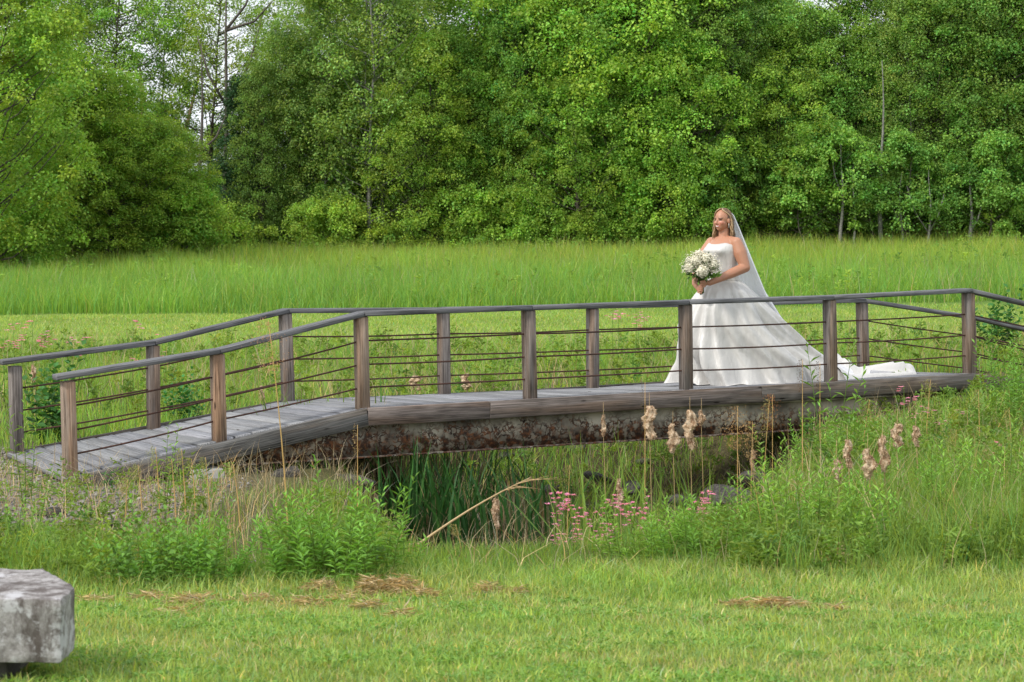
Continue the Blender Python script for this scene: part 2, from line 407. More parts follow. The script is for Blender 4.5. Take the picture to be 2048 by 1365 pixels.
# ------------------------------------------------------------------ the bridge
C_, S_ = cos(radians(28.8)), sin(radians(28.8))
A0 = np.array([-1.297, 17.29]); DV = np.array([C_, S_]); NV = np.array([-S_, C_]); BW = 1.66
def plan(t, u): return A0 + DV * t + NV * u
def t_of(px, u):
    k = (px - 1024) / F0; p = A0 + NV * u
    return (k * p[1] - p[0]) / (DV[0] - k * DV[1])
def hz(px, py, u):
    return EYE - (py - 440) * plan(t_of(px, u), u)[1] / F0
near = [(138, 752, 953), (436, 697, 879), (723, 623, 816), (1058, 611, 798), (1371, 600, 779), (1660, 591, 765), (1937, 577, 747)]
far = [(32, 722, 905), (306, 681, 857), (573, 617, 802), (887, 615, 788), (1185, 609, 776), (1462, 604, 757), (1725, 597, 741)]
NT = [t_of(p[0], 0) for p in near]; NR = [hz(p[0], p[1], 0) for p in near]; ND = [hz(p[0], p[2], 0) for p in near]
FT = [t_of(p[0], BW) for p in far]; FR = [hz(p[0], p[1], BW) for p in far]; FD = [hz(p[0], p[2], BW) for p in far]
NT += [NT[-1] + 1.37, NT[-1] + 2.74]; NR += [NR[-1] - .27, NR[-1] - .60]; ND += [ND[-1] - .20, ND[-1] - .5]
FT += [t_of(1941, BW), t_of(1941, BW) + 1.37]; FR += [FR[-1] - .22, FR[-1] - .50]; FD += [FD[-1] - .20, FD[-1] - .5]
T0, T1 = NT[0] - .05, NT[-1]
def ext(t, T, Z):
    if t < T[0]: return Z[0] + (t - T[0]) * (Z[1] - Z[0]) / (T[1] - T[0])
    return float(np.interp(t, T, Z))
def dz(t, u):
    a = ext(t, NT, ND); b_ = ext(t, FT, FD); k = np.clip(u / BW, -.1, 1.1); return a * (1 - k) + b_ * k
def P3(t, u, z): p = plan(t, u); return np.array([p[0], p[1], z])

bridge = empty("footbridge", (0, 0, 0))
tag(bridge, "weathered grey wooden footbridge with rod railings and ramps on a rusted steel beam", "bridge")
# deck planks
g = G(); t = T0; tw = .142
while t < T1:
    ta = t + tw / 2; jit = rng.uniform(-.012, .012)
    e0, e1 = -.055, BW + .06
    z0 = dz(ta, e0) - .02 + rng.uniform(-.002, .002); z1 = dz(ta, e1) - .02 + rng.uniform(-.002, .002)
    slope = (dz(t + tw, .8) - dz(t, .8)) / tw
    up = nrm(np.array([-slope * DV[0], -slope * DV[1], 1.0]))
    k = rng.uniform(.36, .62)
    timber(g, P3(ta, e0 + jit, z0), P3(ta, e1 + jit, z1), tw, .038, .004, up, col=np.array([k, k, k * rng.uniform(.97, 1.04)]))
    t += tw + rng.uniform(.015, .023)
g.build("deck", M['deck'], bridge)
# joists (dark timber under the deck)
g = G()
for u in (.25, .62, 1.04, 1.41):
    for a, b_ in zip([T0] + NT[2:3] + NT[6:7], NT[2:3] + NT[6:7] + [T1]):
        timber(g, P3(a, u, dz(a, u) - .12), P3(b_, u, dz(b_, u) - .12), .045, .14, .003)
g.build("joist", M['board'], bridge)
# side boards (near and far), each board its own part
def side_board(ta, tb, u, hgt=.15, tint=None, th=.045):
    g = G(); za, zb = dz(ta, u) + .002, dz(tb, u) + .002
    timber(g, P3(ta, u, za - hgt / 2), P3(tb, u, zb - hgt / 2), th, hgt, .006, col=tint, nl=4)
    return g.build("side_board", M['board'], bridge)
t733 = t_of(733, -.07); t977 = t_of(977, -.07); t1440 = t_of(1520, -.07); t1999 = t_of(1999, -.07)
g_ = .0025
side_board(T0 + .02, t733 - g_, -.082, .155, np.array([.42, .44, .45]))
side_board(t733 + g_, t977 - g_, -.082, .155, np.array([.58, .52, .5]))
side_board(t977 + g_, t1440 - g_, -.082, .155, np.array([.52, .47, .45]))
side_board(t1440 + g_, NT[6] + .02, -.082, .155, np.array([.46, .45, .44]))
side_board(NT[6] + .025, t1999 + .1, -.082, .155, np.array([.5, .48, .46]))
side_board(t1999 + .105, T1, -.082, .155, np.array([.46, .45, .44]))
for a, b_ in zip([T0 + .02, FT[2] + g_, (FT[3] + FT[4]) / 2, FT[6] + g_], [FT[2] - g_, (FT[3] + FT[4]) / 2 - .004, FT[6] - g_, T1]):
    side_board(a, b_, BW + .085, .155, np.array([.33, .32, .31]))
# posts
postlab = {}
for side, (T, Rr, D, u) in enumerate(((NT, NR, ND, 0.0), (FT, FR, FD, BW))):
    for i in range(len(T)):
        g = G(); zb = dz(T[i], u) - (.03 if i else .10); zt = Rr[i] - .046
        k = [.62, .70, .60, .48, .42, .50, .48, .5, .5][i] if side == 0 else [.48, .46, .54, .50, .50, .5, .52, .5, .5][i]
        cc = np.array([k, k, k]) if i not in (0, 1, 2) or side else np.array([k * 1.08, k * .94, k * .80])
        lean = rng.normal(0, .004)
        timber(g, P3(T[i] + .012 + lean, u, zb), P3(T[i] - .008 - lean, u, zt), .102, .102, .006, up=(DV[0], DV[1], 0), col=cc)
        g.build("post", M['post'], bridge)
# handrails: boards joined at the posts
def handrail(T, Rr, u, over, cuts):
    pts = [(T[0] - over, Rr[0] + .012)] + list(zip(T[1:], Rr[1:]))
    for i in range(len(pts) - 1):
        g = G(); (ta, za), (tb, zb) = pts[i], pts[i + 1]; e = .0015
        ztw = rng.uniform(-.002, .002)
        timber(g, P3(ta + e, u, za - .022 + ztw), P3(tb - e, u, zb - .022 + ztw), .138, .043, .006, col=np.ones(3) * rng.uniform(.42, .56), nl=3)
        g.build("handrail", M['rail'], bridge)
handrail(NT, NR, 0, .12, None); handrail(FT, FR, BW, .14, None)
# rods through the posts
for (T, Rr, D, u) in ((NT, NR, ND, 0.0), (FT, FR, FD, BW)):
    for fr in (.305, .55, .79):
        pts = []
        for i in range(len(T) - 1):
            za = Rr[i] + (D[i] - Rr[i]) * fr; zb = Rr[i + 1] + (D[i + 1] - Rr[i + 1]) * fr
            sag = rng.uniform(.002, .012)
            for s in np.linspace(0, 1, 7)[:-1]:
                pts.append(P3(T[i] + (T[i + 1] - T[i]) * s, u, za + (zb - za) * s - sag * 4 * s * (1 - s)))
        pts.append(P3(T[-1], u, zb))
        g = G(); tube(g, pts, .0075, 8); g.build("rod", M['rod'], bridge, smooth=True)
# steel I beams
def ibeam(u, ta, tb, ztop, zbot):
    fl = empty_parent = None
    for nm, kind in (("steel_beam", 0),):
        g = G(); n = 24
        def sheet(u0, u1, z0a, z1a):
            # box along the beam with the grain attribute in metres (along, up)
            q = []
            ts = np.linspace(ta, tb, n)
            V = []; L = []
            for tt in ts:
                for (uu, zz) in ((u0, z0a), (u1, z0a), (u1, z1a), (u0, z1a)):
                    V.append(P3(tt, uu, min(zz, dz(tt, uu) - .05 - (ztop - zz) * (zz > zbot + .1)))); L.append((tt, zz - zbot, uu))
            i = np.arange(n - 1)[:, None, None] * 4; j = np.arange(4)[None, :, None]
            F = np.concatenate([i + j, i + (j + 1) % 4, i + 4 + (j + 1) % 4, i + 4 + j], 2).reshape(-1, 4)
            g.add(V, [F, np.array([[3, 2, 1, 0]]), np.array([[0, 1, 2, 3]]) + (n - 1) * 4], None, L)
        sheet(u - .006, u + .006, zbot + .0125, ztop - .0125)
        sheet(u - .075, u + .075, zbot, zbot + .012)
        sheet(u - .075, u + .075, ztop - .012, ztop)
        g.build(nm, M['beam'], bridge)
bz = EYE - 2.055
ibeam(.055, t_of(470, .1), t_of(1830, .1), EYE - 1.758, bz)
ibeam(BW - .045, t_of(470, .1) + .1, t_of(1830, .1), EYE - 1.83, bz - .01)

# concrete footings
def block(name, ta, tb, u0, u1, z0, z1, label):
    g = G(); timber(g, P3((ta + tb) / 2, u0, (z0 + z1) / 2), P3((ta + tb) / 2, u1, (z0 + z1) / 2), tb - ta, z1 - z0, .012)
    o = g.build(name, M['concrete']); tag(o, label, "footing"); return o
block("concrete_footing", t_of(372, 0), t_of(437, 0), -.16, 1.9, -.95, dz(t_of(400, 0), 0) - .20, "pale concrete footing under the low left end of the footbridge")
block("concrete_footing", t_of(1850, 0), t_of(1930, 0), 0.15, 1.7, -.95, bz - .002, "concrete footing under the right end of the footbridge beam")

# ------------------------------------------------------------------ the bride
BX, BYY = 2.073, 20.0
pb = np.array([BX, BYY]) - A0; tb_, ub_ = pb @ DV, pb @ NV
BZ0 = dz(tb_, ub_) + .003
bride = empty("person", (BX, BYY, BZ0))
tag(bride, "bride in a strapless white gown, long veil and train, smiling and holding flowers", "person")
def fr(a):  # forward and left unit vectors for a heading a (0 = towards the camera, + turns to the photo's left)
    return np.array([-sin(a), -cos(a), 0]), np.array([cos(a), -sin(a), 0])
bf, bl = fr(radians(49)); hf, hl = fr(radians(47)); Zv = np.array([0, 0, 1.])
gb_ = G()
def caps(g, p0, p1, r0, r1, n=7):
    n = max(n, int(np.linalg.norm(np.array(p1) - np.array(p0)) / .012))
    p0 = np.array(p0, float); p1 = np.array(p1, float)
    for s in np.linspace(0, 1, n):
        r = r0 + (r1 - r0) * s; ellipsoid(g, p0 + (p1 - p0) * s, (r, r, r), nu=9, nv=12)
def chain(g, pts, rs, n=7):
    for i in range(len(pts) - 1): caps(g, pts[i], pts[i + 1], rs[i], rs[i + 1], n)
TC = np.array([.035, .01, 0])
secs = [(1.00, .165, .125, .0), (1.08, .145, .112, .0), (1.18, .150, .118, .008), (1.26, .160, .132, .016), (1.33, .165, .142, .026), (1.385, .160, .118, .014), (1.43, .145, .082, -.004), (1.465, .098, .058, -.010)]
def torso_ring(z, off=0.0, nv=40, dip=None):
    zs = [s[0] for s in secs]; a = np.interp(z, zs, [s[1] for s in secs]) + off; b = np.interp(z, zs, [s[2] for s in secs]) + off; c = np.interp(z, zs, [s[3] for s in secs])
    v = np.linspace(0, 2 * pi, nv, endpoint=False)[:, None]
    bust = np.exp(-((z - 1.325) / .05) ** 2) * (np.exp(-((v - .62) / .33) ** 2) + np.exp(-((v - 2 * pi + .62) / .33) ** 2)) * .038
    return TC + bf * ((b + bust) * np.cos(v) + c) + bl * (a + bust * .3) * np.sin(v) + Zv * z
zz = np.linspace(1.0, 1.465, 24); rows = np.concatenate([torso_ring(z) for z in zz])
gb_.add(rows, [grid_faces(24, 40, True), np.arange(40)[::-1][None], (np.arange(40) + 23 * 40)[None]])
neck0 = TC - bf * .012 + Zv * 1.435; HC = np.array([.028, .005, 1.632])
chain(gb_, [neck0, HC - hf * .022 - Zv * .10], [.060, .053])
shL = TC + bl * .172 - bf * .01 + Zv * 1.405; shR = TC - bl * .172 - bf * .01 + Zv * 1.405
elL = np.array([.232, -.165, 1.165]); wrL = np.array([-.135, -.335, 1.015])
elR = np.array([-.215, .06, 1.185]); wrR = np.array([-.275, -.240, 1.005])
chain(gb_, [TC + bl * .07 - bf * .01 + Zv * 1.435, shL, (shL * .6 + elL * .4), elL], [.040, .058, .068, .053], 6)
chain(gb_, [elL, elL * .65 + wrL * .35, wrL], [.052, .049, .028], 7)
chain(gb_, [TC - bl * .07 - bf * .01 + Zv * 1.435, shR, (shR * .6 + elR * .4), elR], [.040, .056, .062, .050], 6)
chain(gb_, [elR, elR * .65 + wrR * .35, wrR], [.049, .045, .027], 7)
# legs and feet under the gown
for s_ in (1, -1):
    hp = TC + bl * .085 * s_ + Zv * .98; kn = TC + bl * .08 * s_ + bf * .02 + Zv * .50; an = TC + bl * .08 * s_ + Zv * .09; to = an + bf * .13 - Zv * .065
    chain(gb_, [hp, kn, an], [.092, .060, .037], 9); chain(gb_, [an - Zv * .04, to], [.036, .027], 5)
# hands closed round the stems
SA = np.array([-.215, -.335, 0.])
def hand(g, wrist, ang0, zc, dirn):
    """palm against the stems at bearing ang0, four fingers curling round by dirn, thumb from the palm's side"""
    pal = SA + np.array([cos(ang0), sin(ang0), 0]) * .036 + Zv * zc
    chain(g, [wrist, (wrist + pal) / 2 + Zv * .004, pal], [.026, .026, .022], 5)
    for k in range(4):
        zf = zc + .030 - k * .0195; sp = [2.3, 2.55, 2.45, 2.1][k]; r = [.0090, .0093, .0088, .0078][k]
        ph = ang0 + dirn * np.linspace(.15, sp, 5); rr = np.array([.036, .037, .035, .032, .029])
        pts = [SA + np.array([cos(p) * q, sin(p) * q, 0]) + Zv * (zf - .003 * i) for i, (p, q) in enumerate(zip(ph, rr))]
        caps(g, pal + Zv * (zf - zc) * .8, pts[0], .012, r, 3); chain(g, pts, [r, r, r * .96, r * .9, r * .82], 4)
    ph = ang0 - dirn * np.linspace(.2, 1.3, 4)
    pts = [SA + np.array([cos(p) * .037, sin(p) * .037, 0]) + Zv * (zc + .012 + .010 * i) for i, p in enumerate(ph)]
    chain(g, pts, [.0125, .0115, .0105, .009], 4)
hand(gb_, wrL, radians(10), 1.012, -1)
hand(gb_, wrR, radians(150), .955, 1)
# head
Rh = np.stack([hl, -hf, Zv], 1)  # columns: left, back, up
def he(c, r, **k): ellipsoid(gb_, HC + hl * c[0] + hf * c[1] + Zv * c[2], r, R3=Rh, nu=16, nv=22)
he((0, -.012, .018), (.074, .093, .092)); he((0, .012, -.030), (.064, .074, .074)); he((0, .036, -.058), (.045, .048, .046)); he((0, .056, -.088), (.020, .020, .017))
for s_ in (1, -1):
    he((s_ * .034, .052, -.026), (.025, .028, .024)); he((s_ * .030, .072, .016), (.018, .012, .007)); he((s_ * .076, -.010, -.012), (.010, .018, .029))
chain(gb_, [HC + hf * .080 + Zv * .006, HC + hf * .101 - Zv * .030], [.008, .012], 5); he((.011, .086, -.034), (.009, .011, .008)); he((-.011, .086, -.034), (.009, .011, .008))
he((0, .080, -.055), (.021, .012, .006)); he((0, .078, -.066), (.019, .012, .006))
tmp = gb_.build("body_parts", M['straw'])
mo = tmp.modifiers.new("remesh", 'REMESH'); mo.mode = 'VOXEL'; mo.voxel_size = .0045
mo = tmp.modifiers.new("smooth", 'SMOOTH'); mo.factor = .6; mo.iterations = 6
dg = bpy.context.evaluated_depsgraph_get(); dg.update()
me = bpy.data.meshes.new_from_object(tmp.evaluated_get(dg)); bpy.data.objects.remove(tmp)
n = len(me.vertices); co = np.empty(n * 3, np.float32); me.vertices.foreach_get("co", co); co = co.reshape(-1, 3).astype(float)
q = co - HC; fx, fy, fz = q @ hl, q @ hf, q[:, 2]; face = fy > .035
colr = np.tile(np.array([.43, .205, .122]), (n, 1))
def paint(mask, c, k=1.0):
    colr[mask] = colr[mask] * (1 - k) + np.array(c) * k
for s_ in (1, -1):
    paint(face & (((fx - s_ * .040) / .024) ** 2 + ((fz + .028) / .018) ** 2 < 1), (.66, .25, .18), .5)
    paint(face & (((fx - s_ * .031) / .0175) ** 2 + ((fz - .000) / .0066) ** 2 < 1), (.05, .03, .022), .85)
    paint(face & (np.abs(fx - s_ * .032) < .020) & (np.abs(fz - .019 + .05 * np.abs(np.abs(fx) - .03)) < .0052), (.12, .06, .035), .9)
paint(face & ((fx / .030) ** 2 + ((fz + .060 - 6 * fx ** 2) / .0105) ** 2 < 1), (.52, .12, .11))
paint(face & ((fx / .022) ** 2 + ((fz + .060 - 6 * fx ** 2) / .0048) ** 2 < 1), (.80, .76, .70))
a = me.attributes.get("tint") or me.attributes.new("tint", 'FLOAT_VECTOR', 'POINT'); a.data.foreach_set("vector", colr.ravel().astype(np.float32))
me.polygons.foreach_set("use_smooth", np.ones(len(me.polygons), bool))
m, t, b = new_mat("skin"); t.links.new(attr(t, "tint", "Color"), b.inputs["Base Color"]); b.inputs["Roughness"].default_value = .48
b.inputs["Subsurface Weight"].default_value = .15; b.inputs["Subsurface Radius"].default_value = (.02, .008, .004); b.inputs["Subsurface Scale"].default_value = .5
me.materials.clear(); me.materials.append(m)
body = bpy.data.objects.new("body", me); COL.objects.link(body); body.parent = bride

m, t, b = new_mat("ivory_satin"); b.inputs["Base Color"].default_value = (.56, .545, .52, 1); b.inputs["Roughness"].default_value = .40
b.inputs["Sheen Weight"].default_value = .25; oc = N(t, "ShaderNodeTexCoord").outputs["Object"]
bump(t, b, noise(t, mapping(t, oc, (1, 1, .35)), 6, 5, .6), .9, .03); M['satin'] = m
# bodice
g = G(); nv_ = 72; nr = 22; rows = []
v = np.linspace(0, 2 * pi, nv_, endpoint=False)
topz = 1.392 + .014 * np.exp(-((np.abs(np.where(v > pi, v - 2 * pi, v)) - .75) / .35) ** 2) - .05 * (1 - np.exp(-((np.abs(np.where(v > pi, v - 2 * pi, v)) / 1.9) ** 6)))
for i in range(nr):
    f = i / (nr - 1); ring = np.empty((nv_, 3))
    for k in range(nv_):
        pass
    zs = 1.035 + (topz - 1.035) * f
    R_ = np.stack([torso_ring(z, .0085, nv_)[k] for k, z in enumerate(zs)]); rows.append(R_)
rows.append(rows[-1] - (rows[-1] - (TC + Zv * rows[-1][:, 2:3])) * np.array([.07, .07, 0]) - Zv * .004)
g.add(np.concatenate(rows), grid_faces(nr + 1, nv_, True))
# vertical boning seams
for ph in (.35, -.35, .95, -.95, 1.6):
    z = np.linspace(1.05, 1.37, 14); k = int(((ph) % (2 * pi)) / (2 * pi) * nv_)
    tube(g, [torso_ring(zq, .0085, nv_)[k] for zq in z], .0022, 5)
g.build("bodice", M['satin'], bride, smooth=True)
# skirt with train
d3 = np.array([C_, S_, 0]); n3 = np.array([-S_, C_, 0])
KZ = [0.0, .06, .18, .379, .578, .778, .927, 1.03, 1.075]
Kp = [.535, .525, .485, .335, .205, .120, .072, .045, .045]
Ka = [.855, .845, .83, .705, .560, .415, .275, .168, .150]
Kb = [.56, .535, .50, .43, .37, .315, .255, .165, .135]
nph, nz_ = 300, 84; ph = np.linspace(0, 2 * pi, nph, endpoint=False); R = np.random.default_rng(4)
fw = (.50 * np.sin(7 * ph + .6) + .55 * np.abs(np.sin(6.5 * ph + 2.1 + .8 * np.sin(2 * ph))) ** .7 - .3 + .30 * np.sin(19 * ph + 4.0 + 1.2 * np.sin(3 * ph)) + .10 * np.sin(31 * ph + 1))
rows = []
for i in range(nz_):
    f = i / (nz_ - 1); z = 1.078 * (1 - f) ** 1.08
    pc, a_, b_ = (np.interp(z, KZ, K) for K in (Kp, Ka, Kb))
    A = np.interp(z, [0, .3, .9, 1.078], [.19, .165, .10, .014]); tw_ = .12 * np.sin(z * 4)
    r = 1 + A * (fw + .35 * np.sin(5 * ph + z * 9)) + .010 * np.sin(31 * ph + z * 23) * (z < .9)
    if z < .14: r = r * (1 + .02 * (1 - z / .14) ** 2 * (1 + .8 * np.sin(11 * ph + 2)))
    pq = pc + a_ * r * np.cos(ph); qq = b_ * r * np.sin(ph)
    zq = np.full(nph, z) * (1 - .0)
    # the train sinks to the deck along a hollow curve on its trailing side
    tr_ = np.clip(np.cos(ph), 0, 1) ** 3
    zq = zq - .10 * tr_ * np.sin(pi * np.clip(z, 0, 1.0)) * .8
    P = np.outer(pq, d3) + np.outer(qq, n3); P[:, 2] = np.maximum(zq, .004 + .012 * (1 + np.sin(13 * ph)) * (z < .05))
    rows.append(P)
g = G(); g.add(np.concatenate(rows), grid_faces(nz_, nph, True)); skirt = g.build("skirt", M['satin'], bride, smooth=True)
# veil
m, t, b = new_mat("veil_tulle"); b.inputs["Base Color"].default_value = (.93, .93, .95, 1); b.inputs["Roughness"].default_value = .7
tr = N(t, "ShaderNodeBsdfTransparent"); tl = N(t, "ShaderNodeBsdfTranslucent"); tl.inputs["Color"].default_value = (.82, .82, .86, 1)
m1 = N(t, "ShaderNodeMixShader"); m1.inputs[0].default_value = .22; t.links.new(b.outputs[0], m1.inputs[1]); t.links.new(tl.outputs[0], m1.inputs[2])
m2 = N(t, "ShaderNodeMixShader"); m2.inputs[0].default_value = .05; t.links.new(m1.outputs[0], m2.inputs[1]); t.links.new(tr.outputs[0], m2.inputs[2])
t.links.new(m2.outputs[0], t.nodes["Material Output"].inputs["Surface"]); M['veil'] = m
vz = [1.735, 1.68, 1.525, 1.276, .927, .66, .40, .17, .06, .03]
vx = [.075, .125, .180, .265, .400, .57, .84, 1.16, 1.42, 1.75]
vy = [.06, .10, .14, .19, .25, .33, .46, .62, .76, .92]
vw = [.045, .06, .10, .155, .20, .24, .28, .30, .30, .28]
ns, nw_ = 90, 60; rows = []
for i in range(ns):
    s = i / (ns - 1) * (len(vz) - 1); k = np.arange(len(vz)); w = np.linspace(-1, 1, nw_)
    c0 = np.array([np.interp(s, k, vx), np.interp(s, k, vy), np.interp(s, k, vz)]); hw = np.interp(s, k, vw)
    lat = bl * (1 - min(s / 7, 1)) + n3 * -1 * min(s / 7, 1); back = -bf * (1 - min(s / 7, 1)) + Zv * min(s / 7, 1) * .8
    ruf = (.10 * np.sin(w * 9 + s * .6) + .07 * np.sin(w * 17 + 1 + s * .3)) * hw
    P = c0 + np.outer(w * hw, lat) + np.outer(-.55 * hw * w ** 2 * (s < 8) + ruf, back); P[:, 2] = np.maximum(P[:, 2], .02)
    rows.append(P)
g = G(); g.add(np.concatenate(rows), grid_faces(ns, nw_)); g.build("veil", M['veil'], bride, smooth=True)
# the end of the train, gathered on the deck
g = G(); nu_, nv_ = 70, 46; u = np.linspace(0, 1, nu_)[:, None]; v = np.linspace(-1, 1, nv_)[None]
P_ = 1.15 + 1.05 * u + 0 * v; wq = np.interp(u, [0, .3, .7, 1], [.46, .36, .24, .20]); Q_ = wq * v - .12 + .06 * np.sin(u * 5)
h = .04 + .10 * np.exp(-((u - .0) / .16) ** 2) + .27 * np.exp(-(((u - .40) / .07) ** 2 + ((v - .5) / .45) ** 2)) + .105 * np.clip((u - .22) / .75, 0, 1) * (1 - .25 * v ** 2)
h = h * (1 - np.abs(v) ** 6) * (.85 + .15 * np.sin(v * 7 + u * 4)) + .026 * np.sin(v * 8 + u * 4) * (1 - v ** 4) * (u < .95)
h = np.maximum(h, .004); P = P_[..., None] * d3 + Q_[..., None] * n3; P[..., 2] = h
top = P.reshape(-1, 3); g.add(top, grid_faces(nu_, nv_)[:, ::-1])
# rolled over end
th = np.linspace(0, 1.35 * pi, 14)[:, None]; e = P[-1]; rr_ = (e[:, 2] * .5)[None]
E = e[None] + d3 * (np.sin(th) * rr_)[..., None] + Zv * (-(1 - np.cos(th)) * rr_)[..., None]; E[..., 2] = np.maximum(E[..., 2], .003)
g.add(E.reshape(-1, 3), grid_faces(14, nv_)[:, ::-1]); g.build("train_end", M['satin'], bride, smooth=True)
# hair
def hairmat():
    m, t, b = new_mat("hair"); c = mix(t, 1.0, (1.0, 1.0, 1.0), attr(t, "tint", "Color"), 'MULTIPLY'); t.links.new(c, b.inputs["Base Color"]); b.inputs["Roughness"].default_value = .45; return m
M['hair'] = hairmat(); g = G(); R = np.random.default_rng(8)
ra, rb, rc = .076, .097, .098; hc = HC - hf * .010 + Zv * .014
def hp_(az, el, k=1.0):   # az from the face direction, + to her left; el from the crown
    return hc + (hl * sin(az) * sin(el) * ra + hf * cos(az) * sin(el) * rb + Zv * cos(el) * rc) * k
def lock(az, e0, e1, zend, r, wave=.01, out=1.04, drift=0.0, colr=None, az0=None):
    pts = []
    for s in np.linspace(0, 1, 7):
        a_ = az if az0 is None else az0 + (az - az0) * sm(0, 1, s); pts.append(hp_(a_, e0 + (e1 - e0) * s, out))
    p = pts[-1]; dirn = nrm(hl * sin(az) + hf * cos(az)); L = p[2] - zend; ph_ = R.uniform(0, 6)
    if L > .02:
        for s in np.linspace(0, 1, 9)[1:]:
            pts.append(p - Zv * L * s + dirn * (drift * s + wave * np.sin(s * 9 + ph_)) + R.normal(0, .001, 3))
    rr = np.linspace(1, 1, len(pts)) * r; rr[0] *= .6; rr[-1] *= .25; rr[-2] *= .7
    if colr is None:
        k = R.uniform(); k = k ** 1.4; base_ = np.array([.05, .024, .013]) * (1 - k) + np.array([.33, .21, .11]) * k * 1.0; colr = base_ * R.uniform(.75, 1.1)
    tube(g, pts, rr, 6, col=colr)
for i in range(420):   # back and sides
    az = R.uniform(1.80, 2 * pi - 1.40); lock(az, R.uniform(.02, .35), R.uniform(1.45, 1.75), R.uniform(1.42, 1.49), R.uniform(.0022, .0048), out=R.uniform(.98, 1.10), wave=.012, drift=R.uniform(-.01, .02), az0=az * .8 + .2 * pi)
for i in range(90):    # swept back from the forehead over the ears
    s_ = 1 if i % 2 else -1; lock(s_ * R.uniform(1.95, 2.4), R.uniform(.03, .25), R.uniform(1.3, 1.6), 1.57, R.uniform(.0035, .006), out=1.05, az0=s_ * R.uniform(.3, .7))
for i in range(24):    # face framing pieces
    s_ = 1 if i % 2 else -1; lock(s_ * (R.uniform(1.75, 1.95) if s_ > 0 else R.uniform(1.25, 1.42)), .12, 1.55, R.uniform(1.45, 1.50), R.uniform(.004, .006), .012, 1.07, .012, np.array([.42, .28, .15]) * R.uniform(.8, 1.15), az0=s_ * .35)
for i in range(12): lock(-R.uniform(1.15, 1.35), .12, 1.6, R.uniform(1.43, 1.49), .006, .01, 1.10, .015, np.array([.34, .22, .12]) * R.uniform(.7, 1.15), az0=-.3)
ellipsoid(g, hc - hf * .018, (.079, .088, .098), R3=Rh, nu=20, nv=28, col=(.09, .045, .025))
g.build("hair", M['hair'], bride, smooth=True)
# earring and comb
m, t, b = new_mat("pearl"); b.inputs["Base Color"].default_value = (.85, .8, .72, 1); b.inputs["Roughness"].default_value = .25; M['pearl'] = m
g = G(); ea = HC + hl * .086 + hf * .004 - Zv * .040
for k in range(5): ellipsoid(g, ea - Zv * .008 * k, (.0045 - .0005 * k,) * 3, nu=8, nv=10)
g.build("earring", M['pearl'], bride, smooth=True)

# bouquet
bq = empty("bouquet", (BX + SA[0], BYY + SA[1], BZ0 + .91))
tag(bq, "round bouquet of white flowers and green leaves held by the bride", "bouquet")
m, t, b = new_mat("white_petal"); t.links.new(mix(t, 1.0, (.80, .75, .60), attr(t, "tint", "Color"), 'MULTIPLY'), b.inputs["Base Color"]); b.inputs["Roughness"].default_value = .6; M['petal'] = m
R = np.random.default_rng(21); CB = np.array([-.005, -.02, .262])
def bloom(c, r, dirn):
    g = G(); n = 210; D = rand_dirs(R, n); D = nrm(D + dirn * .55); P = c + D * r * R.uniform(.55, 1.0, (n, 1))
    T_ = nrm(np.cross(D, rand_dirs(R, n))); leaves(g, P - T_ * .011, T_ * 1.0 + D * .35, D, R.uniform(.018, .026, n), .020, R.uniform(.82, 1.12, (n, 1)) * np.array([1, 1, .97]), .18)
    ellipsoid(g, c, (r * .8,) * 3, nu=8, nv=12, col=(.75, .76, .62)); return g.build("white_bloom", M['petal'], bq)
for dx, dy, dz_, r in ((-.005, -.150, -.035, .066), (.035, -.10, .085, .052), (-.055, -.10, .065, .058), (-.115, -.06, -.005, .054), (.105, -.085, .025, .050), (-.02, .03, .115, .048), (.075, .01, .08, .046), (-.10, .06, .05, .05), (.0, .12, .03, .055), (.10, .07, -.01, .05)):
    c = CB + np.array([dx, dy, dz_]); bloom(c, r, nrm(c - CB))
g = G(); gt = G(); n = 1500; D = rand_dirs(R, n); D[:, 2] = np.abs(D[:, 2]) * 1.1 - .35; D = nrm(D); P = CB + D * R.uniform(.13, .215, (n, 1)) * np.array([1.0, .95, .84])
leaves(g, P, rand_dirs(R, n), rand_dirs(R, n), R.uniform(.008, .013, n), .010, R.uniform(.9, 1.15, (n, 1)) * np.ones(3), .1); g.build("small_blossoms", M['petal'], bq)
for i in range(140):
    k = R.integers(0, n); tube(gt, [CB * .6, (CB + P[k]) / 2, P[k]], [.0016, .0012, .0006], 3, col=(.9, 1, .8), cap=False)
gt.build("sprig_stems", M['herb'], bq)
g = G(); n = 430; D = rand_dirs(R, n); D[:, 2] = D[:, 2] * .8 - .12; D = nrm(D); P = CB + D * R.uniform(.06, .16, (n, 1)) * np.array([1, .95, .8]); leaves(g, P, D + R.normal(0, .35, (n, 3)), rand_dirs(R, n, 1), R.uniform(.03, .06, n), .018, tint(R, n, .35, .9, .05) * np.array([.8, .9, 1.3]), .05)
for k in range(7):
    p = CB + np.array([.06 + .02 * k * .7, -.10, -.10 + .012 * (k % 3)]); leaves(g, p[None], np.array([[.8, -.1, .1 + .1 * k]]), np.array([[0, -1, .6]]), .07, .03, np.array([[.8, .85, .7]]), .03)
g.build("leaves", M['shrubleaf'], bq)
g = G()
for i in range(26):
    th = i * 2.4; r = .022 * math.sqrt((i + .5) / 26); tube(g, [(cos(th) * r * 1.15, sin(th) * r * 1.15, R.uniform(-.012, .012)), (cos(th) * r * .9, sin(th) * r * .9, .09), (cos(th) * r * 2.2, sin(th) * r * 2.2, .2)], .0042, 5, col=np.array([.55, .55, .45]) * R.uniform(.6, 1.2))
g.build("stems", M['herb'], bq)

